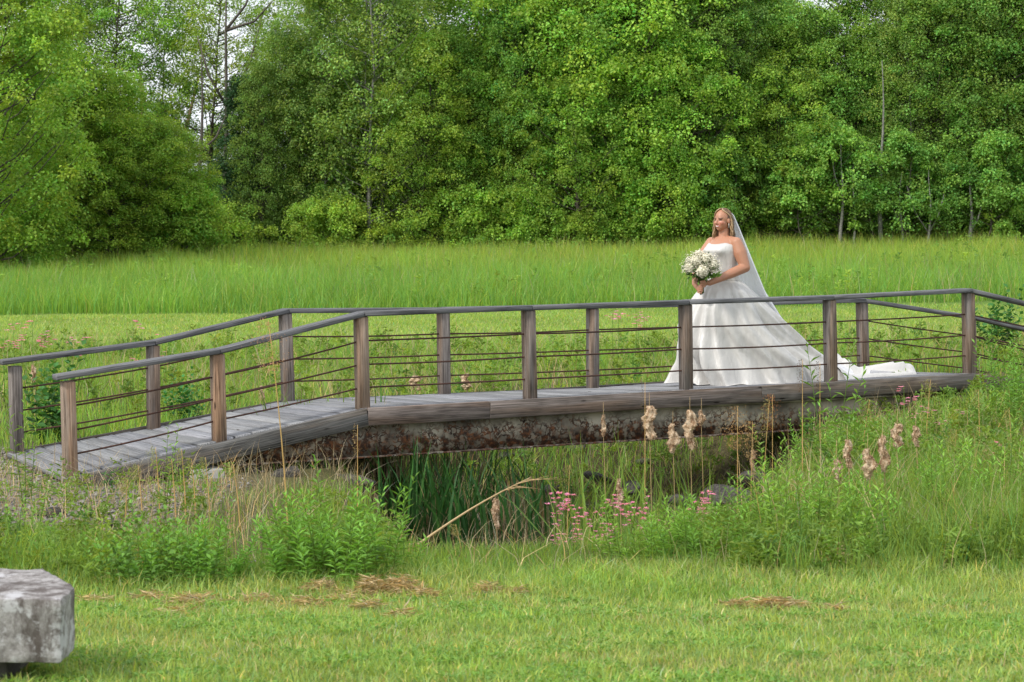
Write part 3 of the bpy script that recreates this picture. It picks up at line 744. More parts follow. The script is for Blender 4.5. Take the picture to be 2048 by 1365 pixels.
# ------------------------------------------------------------------ granite block
gb = empty("granite_block", (-2.05, 7.3, .045))
tag(gb, "rough grey granite block with white lichen lying on the lawn at lower left", "stone block")
g = G(); X0, X1 = -.75, .472; Y0, Y1 = -.28, .34; Z0, Z1 = 0.0, .228
nu, nv, nw = 46, 24, 12
def rough_box(g, X0, X1, Y0, Y1, Z0, Z1, step, amp, ch, seed):
    """box as six grids pushed through one smooth displacement, so the faces stay joined"""
    def face(a, b_, f):
        u = np.linspace(0, 1, a); v = np.linspace(0, 1, b_); U, V = np.meshgrid(u, v, indexing='ij'); return f(U.ravel(), V.ravel()), grid_faces(a, b_)
    na, nb, nc = int((X1 - X0) / step) + 2, int((Y1 - Y0) / step) + 2, int((Z1 - Z0) / step) + 2
    L = [face(na, nb, lambda u, v: np.stack([u, v, u * 0 + 1], 1)), face(na, nb, lambda u, v: np.stack([u, 1 - v, u * 0], 1)),
         face(na, nc, lambda u, v: np.stack([u, u * 0, v], 1)), face(na, nc, lambda u, v: np.stack([1 - u, u * 0 + 1, v], 1)),
         face(nb, nc, lambda u, v: np.stack([u * 0 + 1, u, v], 1)), face(nb, nc, lambda u, v: np.stack([u * 0, 1 - u, v], 1))]
    for P, Fc in L:
        p = np.array([X0, Y0, Z0]) + P * np.array([X1 - X0, Y1 - Y0, Z1 - Z0]); q = p.copy()
        c_ = np.array([(X0 + X1) / 2, (Y0 + Y1) / 2, (Z0 + Z1) / 2]); h = np.array([(X1 - X0) / 2, (Y1 - Y0) / 2, (Z1 - Z0) / 2])
        d = p - c_; inner = np.clip(d, -(h - ch), h - ch); r = d - inner
        rl = np.linalg.norm(r, axis=1, keepdims=True); d = inner + r / np.maximum(rl, 1e-6) * np.minimum(rl, ch)
        p = c_ + d
        nse = np.stack([vnoise(p[:, 1] * 14 + 3, p[:, 2] * 14, seed), vnoise(p[:, 0] * 14, p[:, 2] * 13, seed + 1), vnoise(p[:, 0] * 13, p[:, 1] * 14, seed + 2)], 1)
        nf = np.stack([vnoise(p[:, 1] * 50 + 3, p[:, 2] * 47, seed), vnoise(p[:, 0] * 53, p[:, 2] * 49, seed + 1), vnoise(p[:, 0] * 51, p[:, 1] * 50, seed + 2)], 1)
        p = p + nse * amp + nf * amp * .35
        g.add(p, Fc)
rough_box(g, X0, X1, Y0, Y1, Z0, Z1, .018, .0045, .014, 3)
# the far right corner is broken away
V = np.concatenate(g.V); m_ = V[:, 0] + V[:, 1] * .55 - .44
cut = np.clip(m_, 0, None) * (V[:, 1] > -.25); V[:, 0] -= cut * 1.0; g.V = [V]
g.L = [V]; g.C = [np.concatenate(g.C)]
g.build("block_body", M['granite'], gb, smooth=True)
g = G(); rough_box(g, -.6, .26, -.2, .25, -.16, -.004, .05, .006, .02, 9)
g.build("foot", M['rock'], gb, smooth=True)

# ------------------------------------------------------------------ rocks
def rock_mesh(seed, parent=None, name="rock"):
    R = np.random.default_rng(seed); g = G()
    nu_, nv_ = 16, 22
    u = np.linspace(0, pi, nu_)[:, None]; v = np.linspace(0, 2 * pi, nv_, endpoint=False)[None]
    P = np.stack([np.sin(u) * np.cos(v), np.sin(u) * np.sin(v), np.cos(u) * np.ones_like(v)], -1).reshape(-1, 3)
    r = np.ones(len(P))
    for k in range(11):
        nn_ = nrm(R.normal(size=3)); d = R.uniform(.62, .9); dd_ = P @ nn_
        r = np.minimum(r, np.where(dd_ > .05, d / np.maximum(dd_, .05), 9))
    P = P * r[:, None] * np.array([1.2, .9, .7]) + R.normal(0, .012, P.shape)
    g.add(P, grid_faces(nu_, nv_, True))
    return g.build(name, M['rock'], parent, smooth=False)
rocks = [rock_mesh(s) for s in range(5)]
RK = [  # px, py(base), Y, size, label
    (708, 985, 16.9, .26, "pale rounded rock on the stream's left bank under the beam"),
    (655, 975, 17.3, .16, "small rock beside the pale rounded rock on the left bank"),
    (1105, 985, 20.6, .20, "grey rock at the far edge of the stream under mid span"),
    (1195, 960, 20.5, .17, "grey rock right of the dark reeds under the bridge"),
    (1372, 985, 17.6, .20, "dark angular rock on the right bank below the cattails"),
    (1440, 975, 17.9, .24, "dark flat rock in the low stone edge on the right bank"),
    (1520, 960, 18.3, .26, "long grey rock ending the stone edge at the right bank"),
    (1480, 1002, 16.8, .17, "lower grey rock in front of the stone edge on the right bank"),
    (575, 985, 16.6, .16, "brown rock in the dark gap under the left ramp"),
    (500, 968, 16.9, .13, "small rock next to the concrete footing under the left ramp"),
    (215, 1075, 13.3, .11, "half buried grey stone in the left bank weeds"),
    (95, 1045, 13.8, .14, "grey stone below the gravel at the far left"),
    (60, 1090, 13.0, .10, "small grey stone low on the bank at the far left edge"),
    (1260, 965, 18.6, .15, "small wet rock at the water's edge below mid span"),
    (1595, 985, 17.0, .16, "grey rock half hidden by leaves right of the stone edge"),
    (1010, 930, 21.6, .15, "grey rock just under the beam right of the dry stalk top"), (1150, 925, 21.9, .17, "flat rock behind the stream under mid span, touching the beam line"),
    (1290, 930, 21.5, .16, "rock on the far stream bank behind the leftmost tall cattail"),
    (860, 945, 20.8, .14, "rock behind the dark reed clump across the stream")]
for i, (px, py, Y, s, lab) in enumerate(RK):
    o = rocks[i] if i < 5 else rocks[i % 5].copy()
    if i >= 5: COL.objects.link(o)
    X = wx(px, Y); zz = EYE - (py - 440) * Y / F0
    o.location = (X, Y, max(float(gz(X, Y)), min(zz, float(gz(X, Y)) + .5)) + s * .12)
    o.scale = (s * .8, s * .8, s * .5); o.rotation_euler = (rng.uniform(-.3, .3), rng.uniform(-.3, .3), rng.uniform(0, 6))
    tag(o, lab, "rock", "rocks along the stream banks")

# gravel under and before the left ramp end
def on_ground(X, Y, dzv=0.0): return np.stack([X, Y, gz(X, Y) + dzv], 1)
g = G(); n = 5200; R = np.random.default_rng(5)
X = R.uniform(-4.9, -2.0, n); Y = R.uniform(12.6, 18.3, n)
keep = (R.uniform(size=n) < sm(-1.9, -2.9, X) * 1.0 * (1 - .8 * sm(13.8, 12.8, Y))); X, Y = X[keep], Y[keep]; n = len(X)
base = np.array([[1, 0, 0], [0, 1, 0], [-1, 0, 0], [0, -1, 0], [0, 0, 1], [0, 0, -1]], float)
fc = np.array([[0, 1, 4], [1, 2, 4], [2, 3, 4], [3, 0, 4], [1, 0, 5], [2, 1, 5], [3, 2, 5], [0, 3, 5]])
s = R.uniform(.010, .026, n)[:, None, None]; th = R.uniform(0, 6.28, n)
rot = np.zeros((n, 3, 3)); rot[:, 0, 0] = np.cos(th); rot[:, 0, 1] = -np.sin(th); rot[:, 1, 0] = np.sin(th); rot[:, 1, 1] = np.cos(th); rot[:, 2, 2] = 1
V = np.einsum('nij,kj->nki', rot, base * np.array([1.3, .9, .6])) * s + R.normal(0, .002, (n, 6, 3)) + on_ground(X, Y, .006)[:, None]
g.add(V.reshape(-1, 3), (np.arange(n)[:, None, None] * 6 + fc).reshape(-1, 3), np.repeat(R.uniform(.3, 1, (n, 1)) * np.ones(3), 6, 0))
tag(g.build("gravel", M['gravel']), "loose grey gravel spread around the foot of the left ramp", "gravel", kind='stuff')

# ------------------------------------------------------------------ grass
def in_view(X, Y, pad=.4): return np.abs(X) < Y * .285 + pad + .8
def scatter(R, dens, y0, y1, pad=.5):
    w = y1 * .285 + pad + .8; n = int(dens * (y1 - y0) * 2 * w)
    X = R.uniform(-w, w, n); Y = R.uniform(y0, y1, n); k = in_view(X, Y, pad)
    return X[k], Y[k]

# 1 foreground lawn
R = np.random.default_rng(11)
g = G(); X, Y = scatter(R, 5200, 6.0, 11.2)
cl = .5 + .5 * vnoise(X * 2.2, Y * 2.6, 5); cl2 = vnoise(X * 9, Y * 11, 6) + .6 * vnoise(X * 23, Y * 27, 16)
hh = R.uniform(.016, .046, len(X)) * (1 + .6 * cl + .45 * cl2.clip(-.8, 1.5)) * (1 + 1.2 * sm(9.6, 10.8, Y))
ct = tint(R, len(X), .75, 1.25, .12, (.80 + .26 * cl + .28 * cl2).clip(.35, 1.6))
ct *= np.stack([1 + .14 * vnoise(X * 1.3, Y * 1.6, 18), np.ones(len(X)), 1 + .2 * vnoise(X * 1.3, Y * 1.6, 18)], 1)
dry = (R.uniform(size=len(X)) < .09 + .14 * (vnoise(X * 1.1, Y * 1.6, 8) > .25)); ct[dry] = ct[dry] * np.array([1.9, 1.25, 2.4]) * .9
blades(g, on_ground(X, Y, -.004), hh, R.uniform(.0035, .0085, len(X)), R.uniform(.1, 1.1, len(X)), ct, R, 2)
# clover and plantain leaves lying in the lawn
X, Y = scatter(R, 2600, 6.0, 11.0); k = vnoise(X * 2.2, Y * 2.6, 5) + .5 * vnoise(X * 6, Y * 6, 4) > .1; X, Y = X[k], Y[k]
leaves(g, on_ground(X, Y, .018), rand_dirs(R, len(X)) * np.array([1, 1, .3]), rand_dirs(R, len(X), 3), R.uniform(.012, .032, len(X)), R.uniform(.009, .02, len(X)),
       tint(R, len(X), .6, 1.0, .05) * np.array([.75, 1, .8]))
tag(g.build("lawn_grass", M['lawn']), "short mown lawn grass with clover in the foreground", "grass", kind='stuff')

# 2 dry mown straw along the lawn edge
g = G(); R = np.random.default_rng(12)
def straw_patch(px, py, wpx, hpx, n, hgt=.03):
    Yc = np.interp(py, [1105, 1130, 1200, 1250, 1365], [11.9, 11.3, 10.0, 9.1, 7.1]); sc = F0 / Yc
    n = int(n * 1.3); X = wx(px, Yc) + R.normal(0, wpx / sc * .5, n); Y = Yc + R.normal(0, hpx / sc * 2.4, n)
    th = R.uniform(0, 2 * pi, n); d = np.stack([np.cos(th), np.sin(th) * .6, R.normal(0, .22, n)], 1)
    bump_ = np.exp(-((X - wx(px, Yc)) / (wpx / sc * .5)) ** 2)
    P = on_ground(X, Y, 0); P[:, 2] += R.uniform(.004, 1, n) * hgt * bump_ + .012
    k_ = R.uniform(size=n) < .55 + .45 * (vnoise(X * 9, Y * 9, 2) > -.1); P, d = P[k_], d[k_]; n = len(P)
    leaves(g, P, d, rand_dirs(R, n, 1.5), R.uniform(.03, .09, n), R.uniform(.0018, .0036, n), tint(R, n, .75, 1.3, .06), .02)
for a in [(190, 1208, 60, 10, 160), (300, 1200, 40, 12, 260), (382, 1208, 60, 14, 420), (345, 1238, 60, 10, 160), (520, 1206, 50, 9, 200), (640, 1186, 60, 12, 480, .05), (610, 1212, 60, 9, 220), (690, 1202, 44, 9, 240),
          (742, 1190, 40, 10, 620, .08), (800, 1192, 60, 9, 900, .09), (850, 1200, 34, 7, 300, .05), (975, 1190, 36, 6, 380, .05), (1030, 1191, 34, 6, 200), (735, 1222, 30, 8, 120), (800, 1246, 22, 6, 120),
          (1480, 1217, 36, 5, 160, .03), (1545, 1221, 46, 6, 420, .05), (1590, 1222, 26, 5, 160, .04), (1668, 1230, 24, 4, 120, .03), (1665, 1132, 36, 18, 900, .12),
          (1870, 1124, 60, 8, 420, .06), (1945, 1130, 50, 8, 300, .05), (2020, 1126, 40, 8, 260, .06), (1780, 1142, 70, 6, 200)]:
    straw_patch(*a)
tag(g.build("dry_straw", M['straw']), "tan wisps of dry mown straw along the edge of the lawn", "straw", kind='stuff')

# 3 rough grass and herbs on the near bank
R = np.random.default_rng(13); g = G()
X, Y = scatter(R, 1500, 9.9, 15.5, .6)
edge = 10.22 + .16 * vnoise(X * 1.4, X * .3, 3) + .38 * sm(-.3, 1.5, X)
lf = sm(-1.9, -2.6, X) * sm(12.0, 13.3, Y)             # gravelly left bank is thin
k = (Y > edge) & (chan(X, Y) < .75) & (R.uniform(size=len(X)) > lf * .8); X, Y, edge = X[k], Y[k], edge[k]
cl = .5 + .5 * vnoise(X * 1.7, Y * 1.7, 9)
hmax = np.interp(Y - edge, [0, .25, .8, 2], [.07, .20, .36, .34]) * (1 - .5 * sm(-1.6, -2.6, X) * sm(11.8, 12.8, Y))
hmax = hmax * np.interp(X, [-3.5, -1.9, -1.1, -.5, .6, 1.0, 2, 3.5], [.9, .9, .85, .42, .38, .75, 1.1, 1.35])
hmax = hmax * (1 - .45 * sm(0, .6, chan(X, Y))) * (1 - .45 * sm(-.9, -1.4, X) * sm(11.6, 12.4, Y))
k = R.uniform(size=len(X)) > .72 * np.maximum(sm(-.150, -.145, X / Y) * (1 - sm(-.115, -.110, X / Y)) * .9, 0) ; X, Y, edge, cl, hmax = X[k], Y[k], edge[k], cl[k], hmax[k]
k = R.uniform(size=len(X)) > .72 * sm(-.9, -1.4, X) * sm(10.7, 11.4, Y); X, Y, edge, cl, hmax = X[k], Y[k], edge[k], cl[k], hmax[k]
blades(g, on_ground(X, Y, -.01), hmax * R.uniform(.45, 1.15, len(X)) * (.7 + .6 * cl), R.uniform(.004, .009, len(X)), R.uniform(.05, .75, len(X)),
       tint(R, len(X), .65, 1.2, .13, .75 + .4 * cl), R, 3)
tag(g.build("bank_grass", M['herb']), "rough green grass along the near bank of the stream", "grass", kind='stuff')
g = G(); n = 9000
X, Y = scatter(R, 170, 10.8, 23.5, .6); k = (Y < 16.8) | ((X > -2) & (X < 4)); X, Y = X[k], Y[k]
den = .22 + .55 * (vnoise(X * 1.3, Y * 1.9, 17) > .15) + .5 * sm(-1.4, -2.2, X) * sm(12, 13, Y)
den = np.where((X > -2) & (X < 4) & (Y > 19.2), 1.3, den)
den = np.where((X > 1.4) & (Y > 11.5) & (Y < 16), .75, den)
den = np.where((X > .9) & (X < 2.6) & (Y > 12.5), 1.0, den)
k = R.uniform(size=len(X)) < den; X, Y = X[k], Y[k]
z = on_ground(X, Y, -.01); z[:, 2] = np.maximum(z[:, 2], WATER - .02)
blades(g, z, R.uniform(.1, .42, len(X)), R.uniform(.003, .006, len(X)), R.uniform(.1, 1.3, len(X)), tint(R, len(X), .45, 1.05, .1), R, 3)
tag(g.build("dry_grass", M['straw']), "dead tan grass stems mixed through the stream bank", "grass", kind='stuff')

# 4 rough grass behind the bridge, far bank
R = np.random.default_rng(14); g = G()
X, Y = scatter(R, 330, 15.5, 31.5, 1.2)
P2 = np.stack([X, Y], 1) - A0; uu = P2 @ NV; tt = P2 @ DV
under = (uu > -.25) & (uu < BW + .15) & (tt > T0 - .1)
right_front = (uu <= -.25) & (X > 1.6)
k = ((~under) | (R.uniform(size=len(X)) < .5)) & ((uu > -.1) | right_front | ((tt < T0 + 1.2) & (uu < -.1) & (R.uniform(size=len(X)) < .35))) & (chan(X, Y) < .8)
X, Y, uu = X[k], Y[k], uu[k]; cl = .5 + .5 * vnoise(X * .9, Y * .7, 21); cl2 = vnoise(X * .35, Y * .3, 22)
h = np.where(uu > BW + .15, np.interp(Y, [18, 24, 28, 31.5], [.22, .26, .30, .12]), np.where(uu > -.25, .10, np.interp(uu, [-3.5, -1.2, -.3], [.34, .24, .14]))) * R.uniform(.4, 1.2, len(X)) * (.6 + .8 * cl)
ct = tint(R, len(X), .7, 1.25, .13, .85 + .25 * cl); dry = R.uniform(size=len(X)) < .10 + .12 * (cl2 > .3); ct[dry] *= np.array([1.7, 1.05, 2.0])
blades(g, on_ground(X, Y, -.01), h, R.uniform(.007, .014, len(X)), R.uniform(.05, .7, len(X)), ct, R, 3)
tag(g.build("wild_grass", M['meadow']), "wild uncut grass behind and beside the footbridge", "grass", kind='stuff')

# 5 mown path strip
R = np.random.default_rng(15); g = G()
X, Y = scatter(R, 330, 29.5, 43.0, 1.0)
mow = 42.0 + .25 * vnoise(X * .8, X * .2, 2) + X * .16
k = (Y < mow) & (Y > 30 + 1.4 * vnoise(X * .5, Y * .1, 4) + 0); X, Y = X[k], Y[k]
ct = tint(R, len(X), .8, 1.2, .1, 1.0 + .12 * vnoise(X * .9, Y * .5, 7)); dry = R.uniform(size=len(X)) < .22; ct[dry] *= np.array([1.6, 1.15, 1.9])
blades(g, on_ground(X, Y, -.004), R.uniform(.03, .09, len(X)), R.uniform(.012, .022, len(X)), R.uniform(.1, 1.1, len(X)), ct * np.array([1.15, 1.02, 1.25]), R, 2)
tag(g.build("mown_grass", M['meadow']), "pale mown grass path crossing behind the footbridge", "grass", kind='stuff')

# 6 tall meadow up to the trees
R = np.random.default_rng(16); g = G()
X, Y = scatter(R, 240, 41.0, 67.0, 2.0)
mow = 42.0 + .25 * vnoise(X * .8, X * .2, 2) + X * .16; k = Y > mow; X, Y, mow = X[k], Y[k], mow[k]
cl = .5 + .5 * vnoise(X * .55, Y * .35, 31); cl2 = .5 + .5 * vnoise(X * 1.7, Y * .9, 32)
h = np.interp(Y - mow, [0, .6, 3], [.35, .70, .80]) * R.uniform(.4, 1.1, len(X)) * (.62 + .45 * cl + .35 * cl2)
ct = tint(R, len(X), .72, 1.2, .13, .80 + .28 * cl + .12 * cl2)
ct *= np.stack([.9 + .35 * sm(45, 60, Y), .95 + .1 * sm(45, 60, Y), np.full(len(Y), 1.0)], 1)
dry = R.uniform(size=len(X)) < .07 + .10 * sm(50, 64, Y); ct[dry] *= np.array([1.6, 1.1, 1.9])
blades(g, on_ground(X, Y, -.02), h, R.uniform(.011, .024, len(X)), R.uniform(.05, .75, len(X)), ct, R, 3)
tag(g.build("meadow_grass", M['meadow']), "tall bright green meadow grass reaching back to the trees", "grass", kind='stuff')
g = G()
X, Y = scatter(R, 4, 42.6, 66, 1.5); blades(g, on_ground(X, Y, 0), R.uniform(.5, 1.0, len(X)), R.uniform(.010, .020, len(X)), R.uniform(.05, .4, len(X)), tint(R, len(X), .5, .85, .1) * np.array([.85, 1.0, .9]), R, 3)
X, Y = scatter(R, 30, 20.5, 30.5, 1.0); k = ((np.stack([X, Y], 1) - A0) @ NV > BW + .2) & (chan(X, Y) < .5); X, Y = X[k], Y[k]
blades(g, on_ground(X, Y, 0), R.uniform(.2, .6, len(X)), R.uniform(.005, .010, len(X)), R.uniform(.1, .9, len(X)), tint(R, len(X), .5, .9, .1), R, 3)
X = R.uniform(1.4, 6.2, 2600); Y = R.uniform(11.6, 19, 2600); k = ((np.stack([X, Y], 1) - A0) @ NV < -.4) & (chan(X, Y) < .9) & in_view(X, Y, .4); X, Y = X[k], Y[k]
blades(g, on_ground(X, Y, 0), R.uniform(.25, .75, len(X)) * np.interp(Y, [12, 15, 19], [.9, 1, .7]), R.uniform(.003, .007, len(X)), R.uniform(.05, .8, len(X)), tint(R, len(X), .5, 1.0, .12), R, 3)
tag(g.build("seed_grass", M['straw']), "thin dry seed stalks standing above the green grass", "grass", kind='stuff')
# broad leaved weeds standing in the meadow and in the rough grass
g = G()
def weeds(R, X, Y, hlo, hhi, L, nl, green_=1.0):
    n = len(X); H = R.uniform(hlo, hhi, n); P = on_ground(X, Y, 0)
    idx = np.repeat(np.arange(n), nl); s = R.uniform(.35, 1, len(idx))
    C0 = P[idx] + np.stack([R.normal(0, .03, len(idx)), R.normal(0, .03, len(idx)), H[idx] * s], 1)
    A = rand_dirs(R, len(idx)) * np.array([1, 1, .5]) + np.array([0, 0, .5])
    leaves(g, C0, A, rand_dirs(R, len(idx), 2), R.uniform(.6, 1.2, len(idx)) * L, L * .32, np.repeat(tint(R, n, .6, 1.15, .1), nl, 0) * green_)
X, Y = scatter(R, 1.6, 42.8, 66, 1.5); k = vnoise(X * .5, Y * .4, 41) > .1; weeds(R, X[k], Y[k], .35, .75, .12, 26, 1.35)
X, Y = scatter(R, 5, 20, 30, 1.0); P2 = np.stack([X, Y], 1) - A0; k = (P2 @ NV > BW + .3) & (chan(X, Y) < .5); weeds(R, X[k], Y[k], .15, .42, .08, 24)
tag(g.build("meadow_weeds", M['herb']), "broad leaved weeds standing among the meadow grass", "weeds", kind='stuff')
# leafy undergrowth on the near and right banks
g = G(); R = np.random.default_rng(19)
X, Y = scatter(R, 60, 10.3, 14.6, .4); k = (chan(X, Y) < .6) & (R.uniform(size=len(X)) > .90 * sm(-.9, -1.5, X) * sm(11.5, 12.1, Y)) & (Y > 10.55 + .3 * sm(-.3, 1.5, X) + .2 * vnoise(X * 2, Y)); X, Y = X[k], Y[k]
k2 = (np.abs(X - .2) > .9) & ~((X / Y > -.148) & (X / Y < -.112) & (R.uniform(size=len(X)) < .8)); X, Y = X[k2], Y[k2]
weeds(R, X, Y, .08, .26, .05, 34)
X = R.uniform(1.9, 6.2, 700); Y = R.uniform(14.5, 22.5, 700); P2 = np.stack([X, Y], 1) - A0; k = (P2 @ NV < -.2) & (chan(X, Y) < .8) & in_view(X, Y, .4); k &= ~((Y < 15) & (X < 3.2)) ; uk = (P2 @ NV)[k]; weeds(R, X[k], Y[k], .12, .22 + .0 * uk.max() , .055, 34); k &= (P2 @ NV < -2.4); weeds(R, X[k], Y[k], .2, .5, .06, 40)
X = R.uniform(-2, 4.2, 260); Y = R.uniform(20.0, 24, 260); weeds(R, X, Y, .08, .3, .06, 30)
X = R.uniform(-5.0, -1.9, 60); Y = R.uniform(13.0, 16.5, 60); k = ((np.stack([X, Y], 1) - A0) @ NV < -.2) & in_view(X, Y, .3); weeds(R, X[k], Y[k], .08, .3, .05, 26)
tag(g.build("bank_undergrowth", M['herb']), "leafy green undergrowth covering the stream banks", "undergrowth", kind='stuff')

# ------------------------------------------------------------------ trees
def tree_geo(kind, seed, H, R0, base, nclump, lpc, leaf, mat, barkmat, trunk_r=.14, flat=.42, droop=0.0):
    R = np.random.default_rng(seed); gl, gt = G(), G()
    hs = np.linspace(0, H * .96, 9); wob = np.cumsum(R.normal(0, .09, (9, 2)), 0); wob[0] = 0
    tr = np.column_stack([wob, hs]); rad = trunk_r * (1 - .82 * (hs / H)); rad[0] *= 1.35
    tube(gt, tr, rad, 8)
    def tpos(z): return np.array([np.interp(z, hs, tr[:, 0]), np.interp(z, hs, tr[:, 1]), z])
    lobes = R.uniform(0, 2 * pi, 4)
    for i in range(nclump):
        f = R.uniform(0, 1) ** .9
        z = base + (H - base) * f; th = R.uniform(0, 2 * pi)
        if kind == 'conifer':
            Rm = R0 * (1 - f) ** .85 + .15; rho = Rm * R.uniform(.45, 1.0); cr_ = .28 * R0 * (1 - f * .6) + .1
        else:
            Rm = R0 * np.sin(pi * (.16 + .80 * f)) ** .6 * (1 + .22 * np.sin(2 * th + lobes[0]) + .15 * np.sin(3 * th + lobes[1] + f * 5))
            rho = Rm * (R.uniform(.12, 1.15) ** .5); cr_ = R.uniform(.24, .62) * (1.0 if kind not in ('sapling', 'bush') else .6)
        c0 = tpos(z) + np.array([cos(th) * rho, sin(th) * rho, R.normal(0, .12) - droop * rho])
        # limb
        if R.uniform() < .34:
            z0 = max(base * .6, z - rho * R.uniform(.35, .8)); p0 = tpos(z0); mid = (p0 + c0) / 2 + np.array([0, 0, -.08 * rho])
            r0 = (.028 + .022 * R.uniform() * (1 - f)) * min(1, trunk_r / .11)
            tube(gt, [p0, mid, c0], [r0, r0 * .65, r0 * .25], 5, cap=False)
        n = int(lpc * R.uniform(.6, 1.3)); ph = R.uniform(0, 2 * pi, n); q = np.sqrt(R.uniform(0, 1, n))
        el = R.uniform(.75, 1.3)
        zz = flat * 1.5 * cr_ * (1 - q ** 2) + R.normal(0, .22 * cr_ + .03, n) - .25 * cr_ * q ** 2
        stray = np.where(R.uniform(size=n) < .14, R.uniform(1.0, 1.7, n), 1.0); q = q * stray
        P = c0 + np.stack([np.cos(ph) * q * cr_ * el, np.sin(ph) * q * cr_ / el, zz], 1)
        A = np.stack([np.cos(ph), np.sin(ph), R.normal(-.35, .35, n)], 1) + R.normal(0, .5, (n, 3))
        Nn = rand_dirs(R, n, 1.6)
        v = R.uniform(.72, 1.3) * R.uniform(.7, 1.3, n); y = R.normal(0, .07, n) + R.normal(0, .05)
        colr = np.stack([v * (1 + 1.5 * y), v, v * (1 - y)], 1)
        if kind == 'conifer':
            leaves(gl, P, A, Nn, leaf * R.uniform(.7, 1.4, n), leaf * .35, colr, .05)
        else:
            leaves(gl, P, A, Nn, leaf * R.uniform(.7, 1.3, n), leaf * .8, colr)
    root = empty(kind + "_proto")
    gt.build("trunk", barkmat, root, smooth=True); gl.build("crown", mat, root)
    return root
protos = {
    'maple': [tree_geo('maple', 101 + i, 10.5 + i * .7, 3.0, .6, 430, 125, .105, M['maple'], M['bark'], .12) for i in range(3)],
    'big':   [tree_geo('big', 131 + i, 12.5, 3.7, 1.2, 560, 125, .11, M['maple'], M['bark'], .15) for i in range(2)],
    'oak':   [tree_geo('oak', 151 + i, 11.5 + i * .6, 2.4, 1.0, 430, 115, .10, M['oak'], M['bark'], .12) for i in range(4)],
    'birch': [tree_geo('airy', 171 + i, 12, 1.9, 1.8, 300, 90, .085, M['birch'], M['palebark'], .058) for i in range(2)],
    'airy':  [tree_geo('airy', 181 + i, 13, 2.9, 3.0, 280, 100, .095, M['maple'], M['bark'], .10) for i in range(2)],
    'conifer': [tree_geo('conifer', 191 + i, 9.0, 1.7, .5, 170, 150, .14, M['conif'], M['bark'], .10, .2, .25) for i in range(1)],
    'sapling': [tree_geo('sapling', 201 + i, 3.8, 1.15, .9, 80, 110, .085, M['oak'], M['bark'], .032) for i in range(2)],
    'bush':  [tree_geo('bush', 211 + i, 2.2, 1.5, .1, 80, 130, .085, M['maple'], M['bark'], .03) for i in range(2)],
}
KIND = {'maple': ("maple_tree", "tree", "bright green maple"), 'big': ("maple_tree", "tree", "broad maple"), 'oak': ("woodland_tree", "tree", "dark green tree"),
        'birch': ("birch_tree", "tree", "pale trunked birch"), 'airy': ("ash_tree", "tree", "airy tree"), 'conifer': ("conifer_tree", "tree", "dark conifer"),
        'sapling': ("sapling", "sapling", "thin sapling"), 'bush': ("edge_bush", "bush", "leafy bush")}
MARK = [(-450, "well outside the left edge"), (-300, "just outside the left edge"), (-160, "beyond the photo's left edge"), (20, "at the photo's far left edge"), (110, "above the first post of the left ramp"), (200, "above the dark shrub behind the left ramp"), (290, "above the far second post of the ramp"),
        (400, "above the middle of the left ramp"), (490, "beside the largest pale sky gap"), (570, "above the far corner post at the ramp top"), (660, "left of the pale forked trunk"), (740, "around the pale upright trunks"),
        (830, "right of the pale forked trunk"), (910, "below the small bright sky patch"), (1000, "above the centre of the bridge"), (1090, "above the third near post of the span"), (1180, "above the far post left of the bride"),
        (1270, "well left of the bride's head"), (1350, "just above the bouquet"), (1440, "directly behind the bride's head"), (1530, "just right of the veil"), (1620, "above the bride's train"),
        (1700, "above the far right corner post"), (1780, "by the slim bare trunk on the right"), (1870, "left of the last near post"), (1950, "above the last near post"), (2030, "at the photo's far right edge"), (2130, "cut by the photo's right edge"), (2230, "beyond the photo's right edge"), (2360, "just outside the right edge"), (2490, "well outside the right edge")]
def where(px): return min(MARK, key=lambda m: abs(m[0] - px))[1]
used = {}; seen_lab = {}
def put(kind, px, Y, sc=1.0, row="front", rz=None, dz_=0.0, sxy=None):
    pl = protos[kind]; i = used.get(kind, 0); used[kind] = i + 1; src = pl[i % len(pl)]
    o = src if i < len(pl) else copy_tree(src)
    X = wx(px, Y); o.location = (X, Y, float(gz(X, Y)) - .05 + dz_); o.rotation_euler = (0, 0, rng.uniform(0, 6.28) if rz is None else rz)
    s = sxy or sc; o.scale = (s, s, sc)
    nm, cat, desc = KIND[kind]; o.name = nm
    rowtxt = {'front': "at wood's edge", 'second': "in second row", 'back': "deep in the wood"}[row]
    lab = f"{desc} {rowtxt}, {where(px)}"
    for wd_ in ("shorter", "taller", "narrow", "leafier", "paler"):
        if lab in seen_lab: lab = wd_ + " " + f"{desc} {rowtxt}, {where(px)}"
    seen_lab[lab] = 1
    assert len(lab.split()) <= 16, lab
    tag(o, lab, cat, {'front': "trees along the wood's edge", 'second': "trees in the second row of the wood", 'back': "trees deep in the wood"}[row])
    return o
